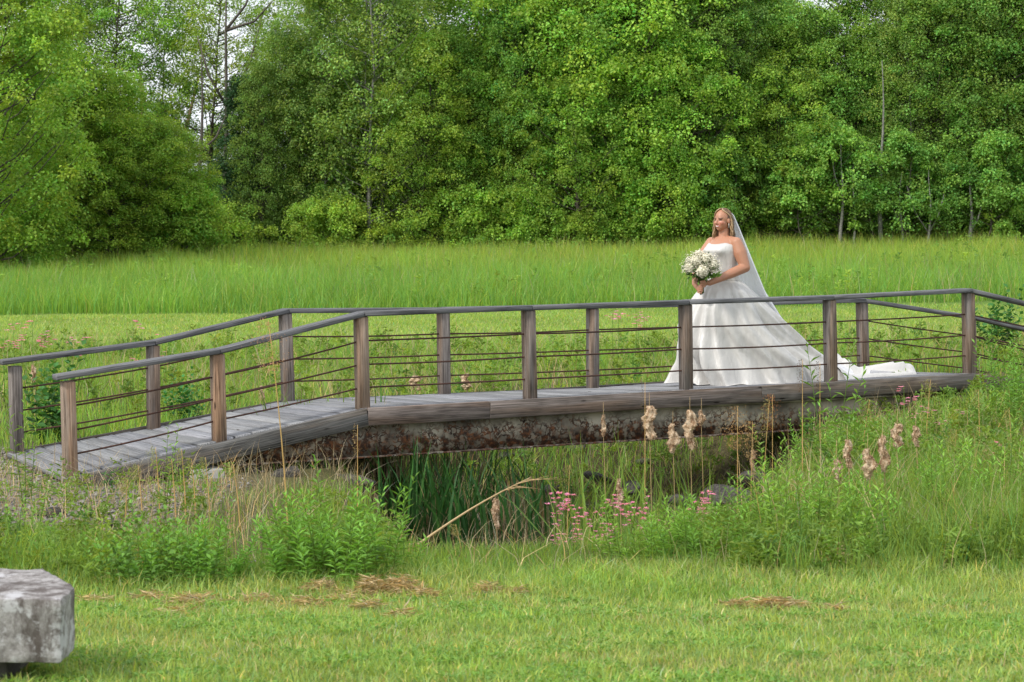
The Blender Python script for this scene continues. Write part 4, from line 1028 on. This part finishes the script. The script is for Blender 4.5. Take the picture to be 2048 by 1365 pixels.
# front row
put('big', -20, 55, .86); put('maple', 75, 60, .70, rz=1); put('maple', 165, 60.5, .46, sxy=.6); put('maple', 235, 60, .50, sxy=.62); put('maple', 300, 60.5, .42, sxy=.6); put('maple', 345, 61, .33, sxy=.5); put('oak', 130, 63, .5)
put('bush', 385, 60.5, 1.1); put('bush', 20, 55, .9); put('conifer', 478, 66, .68, sxy=.9); put('birch', 560, 66, .66); put('birch', 640, 66, .78)
put('oak', 700, 67, .5); put('birch', 738, 65, 1.1); put('birch', 775, 68, 1.15)
put('maple', 850, 65, .62); put('oak', 915, 66, .60); put('maple', 985, 66.3, .66, sxy=.55); put('maple', 1010, 65.5, .5, sxy=.45); put('big', 1090, 67, .95); put('maple', 1165, 64.5, .62); put('big', 1255, 66, 1.0)
put('maple', 1340, 64.5, .7); put('oak', 1420, 65, .75); put('oak', 1500, 67, .85); put('maple', 1560, 66, .66, sxy=.7); put('oak', 1630, 66.5, .66, sxy=.8); put('oak', 1705, 66.5, .8, sxy=.8)
put('birch', 1775, 67, .8, sxy=.8); put('oak', 1850, 66, .72, sxy=.85); put('oak', 1925, 67, 1.05, sxy=.85); put('oak', 2000, 66, .9); put('big', 2110, 68, 1.05)
for px, k_, Y, s_ in ((230, 'maple', 62, .40), (520, 'oak', 65.5, .5), (605, 'oak', 66.5, .55), (665, 'maple', 67, .6), (805, 'birch', 66.5, .9), (945, 'maple', 66, .52), (1035, 'oak', 66, .8), (1210, 'oak', 65.5, .8), (1300, 'birch', 66, .85), (1385, 'oak', 66.5, .8), (1460, 'birch', 65.5, .8), (1595, 'birch', 66, .66), (1665, 'birch', 66.5, .62), (1740, 'oak', 66, .55), (1815, 'birch', 65.5, .75), (1888, 'birch', 66, .85), (1962, 'birch', 66, .9)):
    put(k_, px, Y, s_, sxy=s_ * .85)
for px, s in ((450, .8), (600, .8), (690, .9), (880, 1.0), (965, .8), (1060, 1.0), (1210, .9), (1300, 1.0), (2040, .9)): put('bush', px, 64.5, s)
for px, s in ((1475, .9), (1600, 1.0), (1680, 1.1), (1745, .9), (1820, 1.0), (1895, .8), (1975, 1.0)): put('sapling', px, 64.0, s)
for px, k_, Y, s_ in ((-160, 'maple', 62, .75), (-300, 'big', 63, .9), (-450, 'oak', 64, .9), (2230, 'oak', 66, .95), (2360, 'maple', 67, .9), (2490, 'oak', 66, 1.0)): put(k_, px, Y, s_)
# second row
for px, k_, s in ((-60, 'airy', 1), (60, 'airy', .9), (150, 'birch', .92), (240, 'airy', .86), (330, 'birch', .88), (420, 'airy', .80), (545, 'airy', .60), (610, 'birch', .95), (690, 'airy', .92), (800, 'birch', 1), (875, 'birch', .66),
                  (950, 'birch', .66), (1030, 'oak', .92), (1140, 'oak', .95), (1230, 'oak', .95), (1320, 'big', 1.0), (1390, 'big', .95), (1470, 'oak', 1.05), (1550, 'birch', .8), (1640, 'birch', .64), (1735, 'birch', .6),
                  (1830, 'birch', .74), (1900, 'oak', .85), (1990, 'oak', 1.05), (2090, 'oak', 1.1)):
    put(k_, px, 73 + rng.uniform(-1.5, 1.5), s, "second")
for px, k_, s in ((20, 'oak', .5), (120, 'oak', .42), (230, 'oak', .45), (330, 'oak', .42), (440, 'oak', .34), (520, 'conifer', .5), (620, 'oak', .45), (720, 'oak', .6), (820, 'oak', .6), (930, 'oak', .55), (1040, 'oak', .85), (1150, 'oak', .9),
                  (1260, 'oak', .9), (1370, 'oak', .9), (1470, 'oak', .95), (1570, 'oak', .5), (1670, 'oak', .48), (1770, 'oak', .45), (1870, 'oak', .7), (1970, 'oak', .9), (2070, 'oak', .9)):
    put(k_, px, 81 + rng.uniform(-2, 2), s * 1.15, "back")
# bare pale forked trunk and slim trunks
def bare_trunk(px, Y, H, r, label, forks=(), lean=(0, 0), mat='palebark'):
    X = wx(px, Y); g = G(); z0 = float(gz(X, Y))
    n = 9; s = np.linspace(0, 1, n); pts = np.stack([lean[0] * s * H + .05 * np.sin(s * 7 + px), lean[1] * s * H + .04 * np.sin(s * 5), s * H], 1)
    tube(g, pts, r * (1 - .9 * s), 7)
    for (f, dx, dy, dzz) in forks:
        p = pts[int(f * (n - 1))]; q = p + np.array([dx, dy, dzz]); tube(g, [p, (p + q) / 2 + np.array([dx * .12, 0, -.12 * abs(dx)]), q], [r * .5, r * .35, r * .15], 6)
    o = empty("bare_tree", (X, Y, z0)); g.build("trunk", M[mat], o, smooth=True)
    tag(o, label, "tree", "slim trunks at the wood's edge")
bare_trunk(770, 66.2, 10.5, .06, "leafless pale grey tree with a forked top", [(.62, -1.0, 0, 1.0), (.62, 1.2, 0, 1.6), (.75, .8, 0, 1.3), (.75, -.7, 0, 1.1), (.87, .5, 0, .9)], (-.02, 0))
bare_trunk(737, 65.9, 11, .055, "straight pale upright trunk left of the forked one", [], (-.012, 0))
bare_trunk(690, 66.0, 5.5, .08, "short grey leaning trunk left of the pale upright one", [(.5, .5, 0, -1.8)], (-.03, 0))
bare_trunk(1762, 63.9, 6.2, .085, "slim bare grey trunk right of the veil, tallest there", [], (.006, 0))
bare_trunk(1682, 63.7, 3.6, .07, "slim grey trunk above the bride's train", [(.5, -.4, 0, 1.5)], (.01, 0))
bare_trunk(1708, 63.8, 3, .045, "very thin trunk just right of the one above the train", [], (.0, 0))
bare_trunk(1803, 63.6, 2.6, .05, "thin trunk with low fork left of the last near post", [(.4, -.5, 0, 1.2)], (-.01, 0))
bare_trunk(1858, 63.5, 2.8, .05, "thin pale sapling trunk with a V fork near the right post", [(.35, -.7, 0, 1.5), (.35, .5, 0, 1.3)], (.01, 0))
bare_trunk(1940, 63.8, 2.8, .085, "stout short grey trunk directly above the last near post", [(.3, .4, 0, 1.0)], (.01, 0))
bare_trunk(393, 64, 7, .10, "grey trunk showing between the left maples and the conifer", [(.6, .8, 0, 1.2)], (.03, 0), 'bark')
bare_trunk(95, 62, 10, .10, "brown leaning trunk near the far left maple", [(.6, .8, 0, 1.2)], (-.03, 0), 'bark')
bare_trunk(445, 69, 10.5, .12, "dark forked trunk against the pale sky gap", [(.55, -1.0, 0, 2.4), (.55, 1.3, 0, 3.4), (.75, 1.6, 0, 1.0), (.75, 1.1, 0, 2.0)], (.02, 0), 'bark')
# far wood behind, one mass
R = np.random.default_rng(55); g = G(); n = 62000
X = R.uniform(-32, 32, n); Y = R.uniform(86, 97, n)
px = X / Y * F0 + 1024
top = np.interp(px, [-400, 100, 350, 430, 640, 700, 850, 960, 1050, 1500, 1560, 1800, 1900, 2500], [4.0, 3.6, 3.2, 2.4, 3.0, 5.0, 5.0, 5.5, 8.5, 9.5, 5.5, 5.5, 7.5, 9.5]) * (1 + .12 * vnoise(X * .5, Y, 3))
Z = gz(X, Y) + R.uniform(0, 1, n) * top
cl = vnoise(X * .9, Z * 1.3 + Y, 12)
P = np.stack([X, Y, Z + .25 * cl], 1); leaves(g, P, rand_dirs(R, n), rand_dirs(R, n, 1.5), R.uniform(.25, .5, n), .26, tint(R, n, .7, 1.2, .08, .85 + .2 * cl))
for i in range(46):
    x0 = R.uniform(-26, 26); y0 = R.uniform(84, 90); tube(g, [(x0, y0, -.1), (x0 + R.normal(0, .2), y0, 4), (x0 + R.normal(0, .4), y0, 8)], [.16, .12, .05], 6, col=(1.2, .35, 1.3))
tag(g.build("far_woods", M['oak']), "dark mass of woodland filling the gaps behind the nearer trees", "woods", kind='stuff')
R = np.random.default_rng(56); g = G(); n = 26000   # shaded brush on the wood's floor
X = R.uniform(-24, 24, n); Y = R.uniform(67, 84, n); Z = gz(X, Y) + R.uniform(0, 1, n) ** 1.5 * 2.0 * (.6 + .4 * vnoise(X * .7, Y * .7, 3))
leaves(g, np.stack([X, Y, Z], 1), rand_dirs(R, n), rand_dirs(R, n, 1.5), R.uniform(.15, .3, n), .16, tint(R, n, .6, 1.1, .1))
tag(g.build("woodland_undergrowth", M['oak']), "low leafy brush on the shaded floor of the wood", "undergrowth", kind='stuff')

# ------------------------------------------------------------------ plants near the bridge
def leafy_stems(g, gs, R, n, rad, hlo, hhi, L, lw, nl, splay=.35, tip=1.5, colk=(1, 1, 1)):
    for i in range(n):
        th = R.uniform(0, 2 * pi); r = rad * math.sqrt(R.uniform()); H = R.uniform(hlo, hhi) * (1 - .25 * (r / rad) ** 2) * (1.3 if R.uniform() < .15 else 1)
        b0 = np.array([cos(th) * r, sin(th) * r, 0]); d = np.array([cos(th), sin(th), 0]) * splay * (r / rad) * R.uniform(.3, 1.2) + np.array([R.normal(0, .06), R.normal(0, .06), 0])
        s = np.linspace(0, 1, 5)[:, None]; pts = b0 + d * H * s ** 1.4 + np.array([0, 0, 1]) * H * s
        tube(gs, pts, np.linspace(.0035, .0012, 5), 4, col=(.8, .75, .7), cap=False)
        q = np.linspace(.12, 1, nl) + R.normal(0, .01, nl); P = b0 + d * H * (q.clip(0, 1) ** 1.4)[:, None] + np.array([0, 0, 1]) * H * q[:, None]
        ph = np.arange(nl) * 2.4 + R.uniform(0, 6)
        A = np.stack([np.cos(ph), np.sin(ph), .25 + .9 * q ** 3], 1); v = R.uniform(.75, 1.15) * R.uniform(.85, 1.15, nl) * (1 + (tip - 1) * q)
        leaves(g, P, A, np.stack([0 * ph, 0 * ph, np.ones(nl)], 1) + R.normal(0, .3, (nl, 3)), L * (1.1 - .55 * q) * R.uniform(.8, 1.2, nl), lw, np.stack([v * 1.0, v, v], 1) * np.array(colk), .06)
def plant(name, seed, n, rad, hlo, hhi, L, lw, nl, mat, **kw):
    R = np.random.default_rng(seed); gl, gs = G(), G(); leafy_stems(gl, gs, R, n, rad, hlo, hhi, L, lw, nl, **kw)
    o = empty(name); gs.build("stems", M['straw'] if kw.get('dry') else M['shrubleaf'], o); gl.build("leaves", mat, o); return o
pp = {'gold': plant("leafy_plant", 301, 40, .33, .16, .56, .085, .014, 28, M['shrubleaf']),
      'gold2': plant("leafy_plant", 302, 32, .32, .15, .60, .095, .013, 28, M['shrubleaf']),
      'broad': plant("broadleaf_weed", 303, 28, .32, .16, .54, .075, .030, 18, M['shrubleaf']),
      'willow': plant("willow_shoot", 304, 20, .25, .55, 1.0, .10, .018, 26, M['shrubleaf'], splay=.5),
      'dark': plant("dark_shrub", 305, 26, .22, .45, .82, .13, .06, 15, M['darkleaf'], splay=.3),
      'stem': plant("tall_weed", 306, 3, .05, .6, .85, .09, .012, 22, M['shrubleaf'])}
pu = {}
def putp(kind, px, py, Y, sc, label, cat, group="leafy plants on the near bank", sz=None, dzz=0):
    i = pu.get(kind, 0); pu[kind] = i + 1; o = pp[kind] if i == 0 else copy_tree(pp[kind])
    X = wx(px, Y); o.location = (X, Y, float(gz(X, Y)) - .02 + dzz); o.scale = (sc, sc, sz or sc); o.rotation_euler = (0, 0, rng.uniform(0, 6.28))
    tag(o, label, cat, group); return o
putp('broad', 330, 0, 10.55, .82, "dense broad leaved weed clump right of the granite block", "weed clump")
putp('broad', 262, 0, 10.6, .7, "smaller weed clump at the left side of the dense broad leaved one", "weed clump")
putp('gold', 398, 0, 10.6, .72, "feathery weed clump at the right side of the dense broad leaved one", "weed clump")
putp('gold', 665, 0, 10.7, 1.02, "tallest bright leafy clump in front of the beam, left of the reeds", "leafy clump")
putp('gold2', 725, 0, 10.9, .92, "leafy clump touching the right side of the tallest left clump", "leafy clump")
putp('gold2', 612, 0, 10.95, .8, "leafy clump touching the left side of the tallest left clump", "leafy clump")
putp('gold', 1610, 0, 11.7, 1.1, "bright rounded leafy clump below the right cattails", "leafy clump")
putp('gold2', 1555, 0, 12.0, .85, "leafy clump at the left side of the bright rounded right one", "leafy clump")
putp('gold', 1668, 0, 12.1, .9, "leafy clump at the right side of the bright rounded right one", "leafy clump")
putp('gold2', 1290, 0, 11.5, .75, "low leafy clump right of the pink flowers", "leafy clump")
putp('gold', 1400, 0, 11.3, .8, "low leafy clump left of the bright rounded right one", "leafy clump")
putp('gold2', 505, 0, 10.9, .33, "low weeds between the broad clump and the tallest left clump", "leafy clump")
putp('willow', 1590, 0, 15.6, .85, "willow shoots against the beam below the bride's train", "willow shoot", "willow shoots under the bridge")
putp('willow', 1700, 0, 15.8, .75, "willow shoots against the beam right of the train's first ones", "willow shoot", "willow shoots under the bridge")
putp('willow', 1780, 0, 16.2, .62, "dark willow shoots under the deck near the right post", "willow shoot", "willow shoots under the bridge")
putp('willow', 1880, 0, 16.8, .55, "willow shoots rising in front of the right end of the deck", "willow shoot", "willow shoots under the bridge")
putp('willow', 1990, 0, 17.5, .62, "willow shoots at the far right, hiding the lower ramp", "willow shoot", "willow shoots under the bridge")
for px_, Y_, s_, l_ in ((1540, 16.4, .55, 'low shoots beside the rusty dock stalk'), (1625, 16.6, .62, 'shoots filling the space under the train'), (1665, 16.9, .60, 'shoots directly under the right near post'), (1735, 16.9, .62, 'shoots under the far right corner post'), (1830, 17.3, .50, 'dark shoots under the right part of the side board'), (1925, 17.6, .45, 'shoots under the last near post'), (1560, 18.6, .7, 'shaded shoots behind the beam on the right bank'), (2040, 18.2, .8, 'shoots at the very right edge of the bridge')):
    putp('willow', px_, 0, Y_, s_, l_, 'willow shoot', 'willow shoots under the bridge')
putp('stem', 1662, 0, 15.2, 1.65, "tall leafy weed rising past the side board below the right post", "weed", "tall weeds by the bridge")
putp('stem', 1690, 0, 15.0, 1.25, "shorter leafy weed right of the one touching the side board", "weed", "tall weeds by the bridge")
putp('stem', 55, 0, 14.0, 1.1, "tall green weed at the foot of the far left post", "weed", "tall weeds by the bridge")
putp('stem', 330, 0, 13.6, .9, "thin weed in front of the left ramp board", "weed", "tall weeds by the bridge")
putp('dark', 110, 0, 18.6, .95, "dark leafy shrub behind the lower end of the left ramp", "shrub", "dark shrubs behind the bridge")
putp('dark', 365, 0, 19.8, .62, "smaller dark shrub behind the middle of the left ramp", "shrub", "dark shrubs behind the bridge")
putp('dark', 2000, 0, 25.0, .95, "dark shrub behind the railing at the right end", "shrub", "dark shrubs behind the bridge")
putp('willow', 2020, 0, 19.0, 1.0, "bright leafy shoots around the right end of the railing", "willow shoot", "willow shoots under the bridge")
putp('broad', 40, 0, 12.4, .65, "weed clump on the gravel bank at the far left edge", "weed clump")
putp('gold2', 1850, 0, 13.2, 1.0, "leafy clump below the right end of the deck", "leafy clump")
putp('gold', 1960, 0, 13.5, 1.1, "leafy clump at the lower right edge of the bank", "leafy clump")

# cattail plants: dark leaves under the bridge
def reed_clump(px, Y, n, rad, hlo, hhi, label, mat='reed', k=1.0, group="green reed clumps in the stream", wd=(.014, .026)):
    if mat == "reed": n = int(n * .55); wd = (.020, .038)
    R = np.random.default_rng(int(px)); g = G(); X0 = wx(px, Y); z0 = max(float(gz(X0, Y)), WATER - .05)
    th = R.uniform(0, 2 * pi, n); r = rad * np.sqrt(R.uniform(0, 1, n))
    P = np.stack([np.cos(th) * r, np.sin(th) * r, 0 * r], 1)
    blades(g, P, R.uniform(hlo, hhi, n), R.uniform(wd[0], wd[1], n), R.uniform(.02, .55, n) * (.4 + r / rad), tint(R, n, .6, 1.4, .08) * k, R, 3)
    o = g.build("reed_clump", M[mat]); o.location = (X0, Y, z0); tag(o, label, "reeds", group); return o
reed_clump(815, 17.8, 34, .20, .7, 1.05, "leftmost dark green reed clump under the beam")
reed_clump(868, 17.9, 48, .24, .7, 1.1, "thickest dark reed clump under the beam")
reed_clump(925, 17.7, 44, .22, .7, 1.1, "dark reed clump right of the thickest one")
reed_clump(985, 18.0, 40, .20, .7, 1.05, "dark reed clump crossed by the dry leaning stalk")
reed_clump(1075, 18.1, 18, .14, .6, .95, "narrow reed clump right of the dry leaning stalk's top")
reed_clump(740, 18.1, 22, .16, .55, .9, "small reed clump beside the pale rounded rock")
reed_clump(1160, 16.9, 26, .24, .6, 1.15, "lighter reed clump behind the pink flowers", 'herb', .7)
reed_clump(1215, 16.4, 30, .24, .7, 1.25, "tall pale green reed clump reaching the beam at mid span", 'herb', .8)
reed_clump(1290, 15.6, 34, .26, .7, 1.2, "pale green reed clump around the leftmost tall cattail", 'herb', .75)
reed_clump(1370, 15.8, 34, .28, .6, 1.15, "pale green reed clump around the paired cattails", 'herb', .8)
reed_clump(1450, 15.9, 18, .22, .4, .85, "sparse reed clump in front of the dark rocks", 'herb', .8)
reed_clump(640, 18.4, 26, .3, .4, .75, "short green reeds seen under the beam near its left end", 'herb', .8)
reed_clump(560, 18.2, 18, .25, .4, .7, "short green reeds next to the dark gap under the ramp", 'herb', .8)
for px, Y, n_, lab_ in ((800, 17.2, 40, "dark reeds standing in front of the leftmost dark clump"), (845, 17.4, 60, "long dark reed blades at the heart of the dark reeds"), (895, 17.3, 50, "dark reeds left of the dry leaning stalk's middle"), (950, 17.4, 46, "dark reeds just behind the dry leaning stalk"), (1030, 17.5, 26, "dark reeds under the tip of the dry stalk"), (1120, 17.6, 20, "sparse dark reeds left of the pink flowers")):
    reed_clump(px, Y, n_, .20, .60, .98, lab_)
for px, Y, n_, lab_ in ((1180, 15.4, 30, "pale reeds rising directly behind the pink flower cluster"), (1255, 15.2, 30, "pale reeds between the flowers and the first cattail"), (1335, 15.0, 26, "pale reeds left of the drooping cattail's stalk"), (1425, 15.2, 22, "pale reeds right of the slender cattail's stalk")):
    reed_clump(px, Y, n_, .3, .6, 1.15, lab_, "herb", .85)
for px, Y, n, hh_, lab in ((765, 17.9, 60, .8, "bundle of dead tan reed leaves left of the thick dark reeds"), (900, 17.5, 60, .75, "dead tan reed leaves at the foot of the dark reeds"), (1010, 17.7, 60, .6, "dead tan reed leaves where the dry stalk lies"),
                           (1100, 18.3, 50, .5, "dead reed leaves on the far side of the water"), (1420, 16.2, 50, .5, "dead reed leaves before the dark rocks on the right"), (1330, 16.0, 40, .6, "dead reed leaves among the paired cattails"),
                           (820, 22.6, 60, .35, "dead tan reeds just behind the deck left of centre")):
    reed_clump(px, Y, n, .24, hh_ * .5, hh_, lab, 'straw', .62, "dead reed leaves in the stream", (.008, .018))

# cattails with shaggy heads
def cattail(px, ytop, ybot, Y, wpx, label, two=False, lean=0.0, gone=0.0):
    R = np.random.default_rng(int(px * 3 + ytop)); sc = F0 / Y; X = wx(px, Y)
    zt = EYE - (ytop - 440) / sc; zb = EYE - (ybot - 440) / sc; z0 = max(float(gz(X, Y)), WATER - .03)
    o = empty("cattail", (X, Y, z0)); L = zt - z0; hl = zt - zb; w = wpx / sc / 2 * 1.15
    lx = lean * L
    gs = G(); s = np.linspace(0, 1, 8); pts = np.stack([-lx + lx * s ** 2 + .01 * np.sin(s * 5), .01 * np.sin(s * 4), s * (L + .10)], 1)
    tube(gs, pts, np.linspace(.0060, .0012, 8), 6, col=(.8, .75, .65)); gs.build("stalk", M['straw'], o, smooth=True)
    gh = G(); nu_, nv_ = 30, 18; u = np.linspace(0, 1, nu_)[:, None]; v = np.linspace(0, 2 * pi, nv_, endpoint=False)[None]
    prof = np.sin(pi * (u * .94 + .03)) ** .45 * (.80 + .18 * np.sin(u * 7 + px) + .10 * np.sin(u * 21 + px * 2))
    lump = 1 + .22 * np.sin(3 * v + u * 11 + px) + .16 * np.sin(5 * v - u * 19) + R.normal(0, .09, (nu_, nv_))
    r = w * prof * lump
    zz = (L - hl) + hl * (1 - u) + 0 * v; cx_ = np.interp(zz, pts[:, 2], pts[:, 0])
    P = np.stack([cx_ + r * np.cos(v) + .25 * w * np.sin(u * 8 + px) * (1 + 0 * v), r * np.sin(v), zz], -1).reshape(-1, 3)
    cc = (R.uniform(.40, .56, (nu_, 1, 1)) * np.ones((nu_, nv_, 3))).reshape(-1, 3)
    gh.add(P, grid_faces(nu_, nv_, True), cc)
    n = 420; i = R.integers(0, len(P), n)  # loose tufts of down
    ctr = np.stack([np.interp(P[i, 2], pts[:, 2], pts[:, 0]), 0 * P[i, 2], P[i, 2]], 1)
    A = nrm(P[i] - ctr) + np.array([0, 0, -.5]) + R.normal(0, .5, (n, 3))
    leaves(gh, P[i] * .98 + ctr * .02, A, rand_dirs(R, n), R.uniform(.006, .015, n), .007, R.uniform(.42, .60, (n, 1)) * np.ones(3), .1)
    gh.build("seed_head", M['fluff'], o, smooth=True)
    tag(o, label, "cattail", "tall cattails with shaggy tan heads"); return o
cattail(1301, 812, 880, 15.4, 23, "leftmost of the tall cattails, fat pale head before the beam")
cattail(1348, 848, 906, 15.4, 18, "cattail with a ragged drooping head, second of the tall ones")
cattail(1382, 820, 898, 15.6, 20, "cattail with a long knobbly head right of the drooping one")
cattail(1405, 822, 850, 15.8, 10, "slender cattail with the smallest head beside the knobbly one")
cattail(1676, 912, 963, 12.9, 13, "short dark headed cattail left in the right group")
cattail(1697, 880, 936, 13.1, 14, "thin pale cattail standing second in the right group")
cattail(1738, 898, 958, 12.8, 21, "fattest two toned cattail in the middle of the right group")
cattail(1768, 872, 944, 12.9, 17, "tallest straight cattail in the right group")
cattail(1798, 848, 895, 13.4, 20, "cattail with a leaning pointed head in the right group", lean=.03)
cattail(1834, 852, 893, 13.6, 12, "narrow cattail farthest right in the group")
cattail(1241, 958, 1018, 14.8, 10, "slim bleached cattail low beside the pink flowers")
cattail(993, 998, 1056, 15.0, 13, "single short cattail with a broken head in front of the water")
cattail(1209, 830, 872, 16.0, 6, "thin bare spiked cattail in front of the beam")
cattail(830, 752, 782, 21.6, 22, "fluffy cattail head just behind the deck, left of centre")
cattail(932, 748, 780, 21.6, 16, "rusty cattail head behind the deck beside the centre left post")
cattail(523, 772, 800, 20.6, 8, "small cattail head behind the ramp's upper end")
cattail(68, 730, 765, 19.8, 8, "thin cattail behind the lower railing at the far left")
cattail(1508, 900, 950, 16.2, 8, "faint slim cattail in front of the willow shoots")

# dry leaning stalk
g = G(); p0 = at(835, 1090, 14.4); p1 = at(1062, 955, 15.6); s = np.linspace(0, 1, 8)[:, None]
pts = np.array(p0) * (1 - s) + np.array(p1) * s + np.array([0, 0, 1]) * .03 * np.sin(s * pi); tube(g, pts, np.linspace(.010, .004, 8), 6, col=(1, .95, .85))
for k_ in range(7):
    a = pts[5] * (1 - k_ / 7) + pts[7] * (k_ / 7); tube(g, [a, a + np.array([.12 + .03 * k_, .02, .06 - .03 * (k_ % 4)])], [.003, .001], 4, col=(1, .9, .8))
tag(g.build("dry_stalk", M['straw'], smooth=True), "long dry tan stalk leaning across the dark reeds", "stalk")

# feathery reed grasses
def plume(px, ytop, Y, label, hx=0.0, sp=1.0, col=(1.0, .72, .72), base_y=None, name="reed_grass"):
    R = np.random.default_rng(int(px + ytop)); X = wx(px, Y); z0 = float(gz(X, Y)); zt = EYE - (ytop - 440) * Y / F0; L = zt - z0
    o = empty(name, (X, Y, z0)); g = G(); s = np.linspace(0, 1, 9); pts = np.stack([-hx * s ** 1.5, 0 * s, s * L], 1); tube(g, pts, np.linspace(.0055, .0016, 9), 5, col=(1, .85, .55)); g.build("stalk", M['straw'], o, smooth=True)
    g = G(); n = int(420 * sp); q = R.uniform(.78, 1.0, n); c0 = np.stack([np.interp(q, s, pts[:, 0]), 0 * q, q * L], 1)
    w = .075 * sp * np.sin(pi * (q - .76) / .26) ** .8; c0 += R.normal(0, 1, (n, 3)) * w[:, None] * np.array([.7, .7, .3]) + np.array([-.02, 0, 0])
    leaves(g, c0, rand_dirs(R, n, .6), rand_dirs(R, n), R.uniform(.008, .02, n), .004, tint(R, n, .6, 1.0, .05) * np.array(col), .02); g.build("plume", M['straw'], o)
    tag(o, label, "grass stalk", "tall seeding grass stalks"); return o
plume(578, 640, 11.6, "tall blurred plume grass standing before the top of the left ramp", .12, 1.1)
plume(1475, 815, 15.2, "bushy tan plume in front of the beam right of the cattails", .0, 1.3, (.9, .7, .5))
plume(1500, 845, 15.4, "lower tan plume beside the bushy one", -.02, 1.0, (.9, .75, .55))
plume(1545, 790, 15.6, "rusty dock stalk in front of the side board below the bride", .0, .8, (.7, .38, .22))
plume(1605, 720, 15.3, "dark thin seed stalk rising over the side board", .0, .35, (.25, .18, .14))
plume(1640, 725, 15.4, "second dark seed stalk just left of the right post", .0, .3, (.28, .22, .16))
for px, yt, Y in ((1520, 800, 15.5), (1620, 960, 12.6), (1720, 800, 16.0), (1850, 760, 16.8), (1905, 860, 15.4), (1960, 780, 16.6), (1990, 900, 14.6), (2025, 820, 15.8), (1780, 960, 13.4), (1930, 980, 13.2), (1130, 930, 14.6), (930, 1050, 12.4), (480, 930, 13.0), (250, 960, 13.0)): plume(px, yt, Y, 'loose pale seed grass stalk on the stream bank', R.uniform(-.08, .08), R.uniform(.35, .7), (.62, .72, .42))
plume(1290, 765, 15.2, "thin dark stalk rising past the side board above the cattail", .0, .12, (.3, .3, .2))
plume(715, 850, 13.6, "thin straw stalk in front of the rusted beam's left part", .0, .12, (1, .9, .7))
for px in (285, 320, 352, 372, 392, 420): plume(px, 895 + (px * 7) % 40, 13.4, "thin green seed grass in front of the ramp's side board", .03, .35, (.6, .8, .4))

# pink ragged flowers
def flower_mesh(seed, mat):
    R = np.random.default_rng(seed); o = empty("wildflower"); g = G(); H = 1.0
    tube(g, [(0, 0, 0), (.012, 0, H * .5), (R.normal(0, .03), 0, H)], [.0028, .002, .0014], 4, col=(.7, .8, .7)); g.build("stem", M['herb'], o)
    g = G()
    for k in range(5):
        c0 = np.array([R.normal(0, .026), R.normal(0, .03), H - R.uniform(0, .12)]); n = 14; ph = R.uniform(0, 2 * pi, n)
        A = np.stack([np.cos(ph), np.sin(ph), R.normal(.25, .3, n)], 1); leaves(g, np.tile(c0, (n, 1)), A, rand_dirs(R, n, 2), R.uniform(.012, .022, n), .008, tint(R, n, .8, 1.25, .04), .05)
    g.build("blossom", M[mat], o); return o
fm = [flower_mesh(1, 'pink'), flower_mesh(2, 'pink')]; fused = 0; R = np.random.default_rng(77)
def flowers(pxs, ytops, Yr, n, label, group, h=(.3, .5)):
    global fused
    for i in range(n):
        px = R.uniform(*pxs); Y = R.uniform(*Yr); yt = R.uniform(*ytops); X = wx(px, Y)
        zt = EYE - (yt - 440) * Y / F0; z0 = max(float(gz(X, Y)), zt - 1.1); o = fm[fused] if fused < 2 else copy_tree(fm[fused % 2]); fused += 1
        o.location = (X, Y, z0); o.scale = (Y / 11.5, Y / 11.5, max(.12, zt - z0)); o.rotation_euler = (0, 0, R.uniform(0, 6))
        for ch in o.children:
            pass
        tag(o, label, "flower", group)
flowers((1105, 1235), (975, 1080), (12.4, 13.4), 24, "pink ragged wildflower in the cluster right of the water", "pink wildflowers right of the water")
flowers((1235, 1300), (985, 1030), (12.8, 13.6), 9, "pink wildflower between the flower cluster and the tall cattails", "pink wildflowers below the first cattail")
flowers((1350, 1440), (980, 1025), (13, 14), 9, "pink wildflower below the paired cattails", "pink wildflowers below the paired cattails")
flowers((1910, 2030), (880, 960), (14.5, 15.5), 8, "pink wildflower on the green right bank", "pink wildflowers on the right bank")
flowers((1780, 1960), (770, 850), (16.5, 17.5), 7, "pink wildflower by the right end of the deck", "pink wildflowers by the right deck end")
flowers((10, 110), (640, 720), (20.5, 23), 12, "pale pink wildflower behind the far left railing", "pink wildflowers behind the far left railing")
flowers((1200, 1290), (620, 650), (25, 27), 7, "pale pink wildflower seen between the rails left of the bride", "pink wildflowers left of the bride")
flowers((130, 330), (640, 720), (21, 24), 8, "pale pink wildflower behind the left ramp's railing", "pink wildflowers behind the ramp")
for px in (502, 530):
    o = copy_tree(fm[0]); Y = 11.0; X = wx(px, Y); z0 = float(gz(X, Y)); o.location = (X, Y, z0); o.scale = (.8, .8, EYE - (1122 - 440) * Y / F0 - z0)
    for ch in o.children:
        if ch.name.startswith("blossom"): ch.data = ch.data.copy(); ch.data.materials[0] = M['purple']
    tag(o, ("left" if px == 502 else "right") + " one of the two small purple flowers in the bank grass", "flower", "two purple flowers")
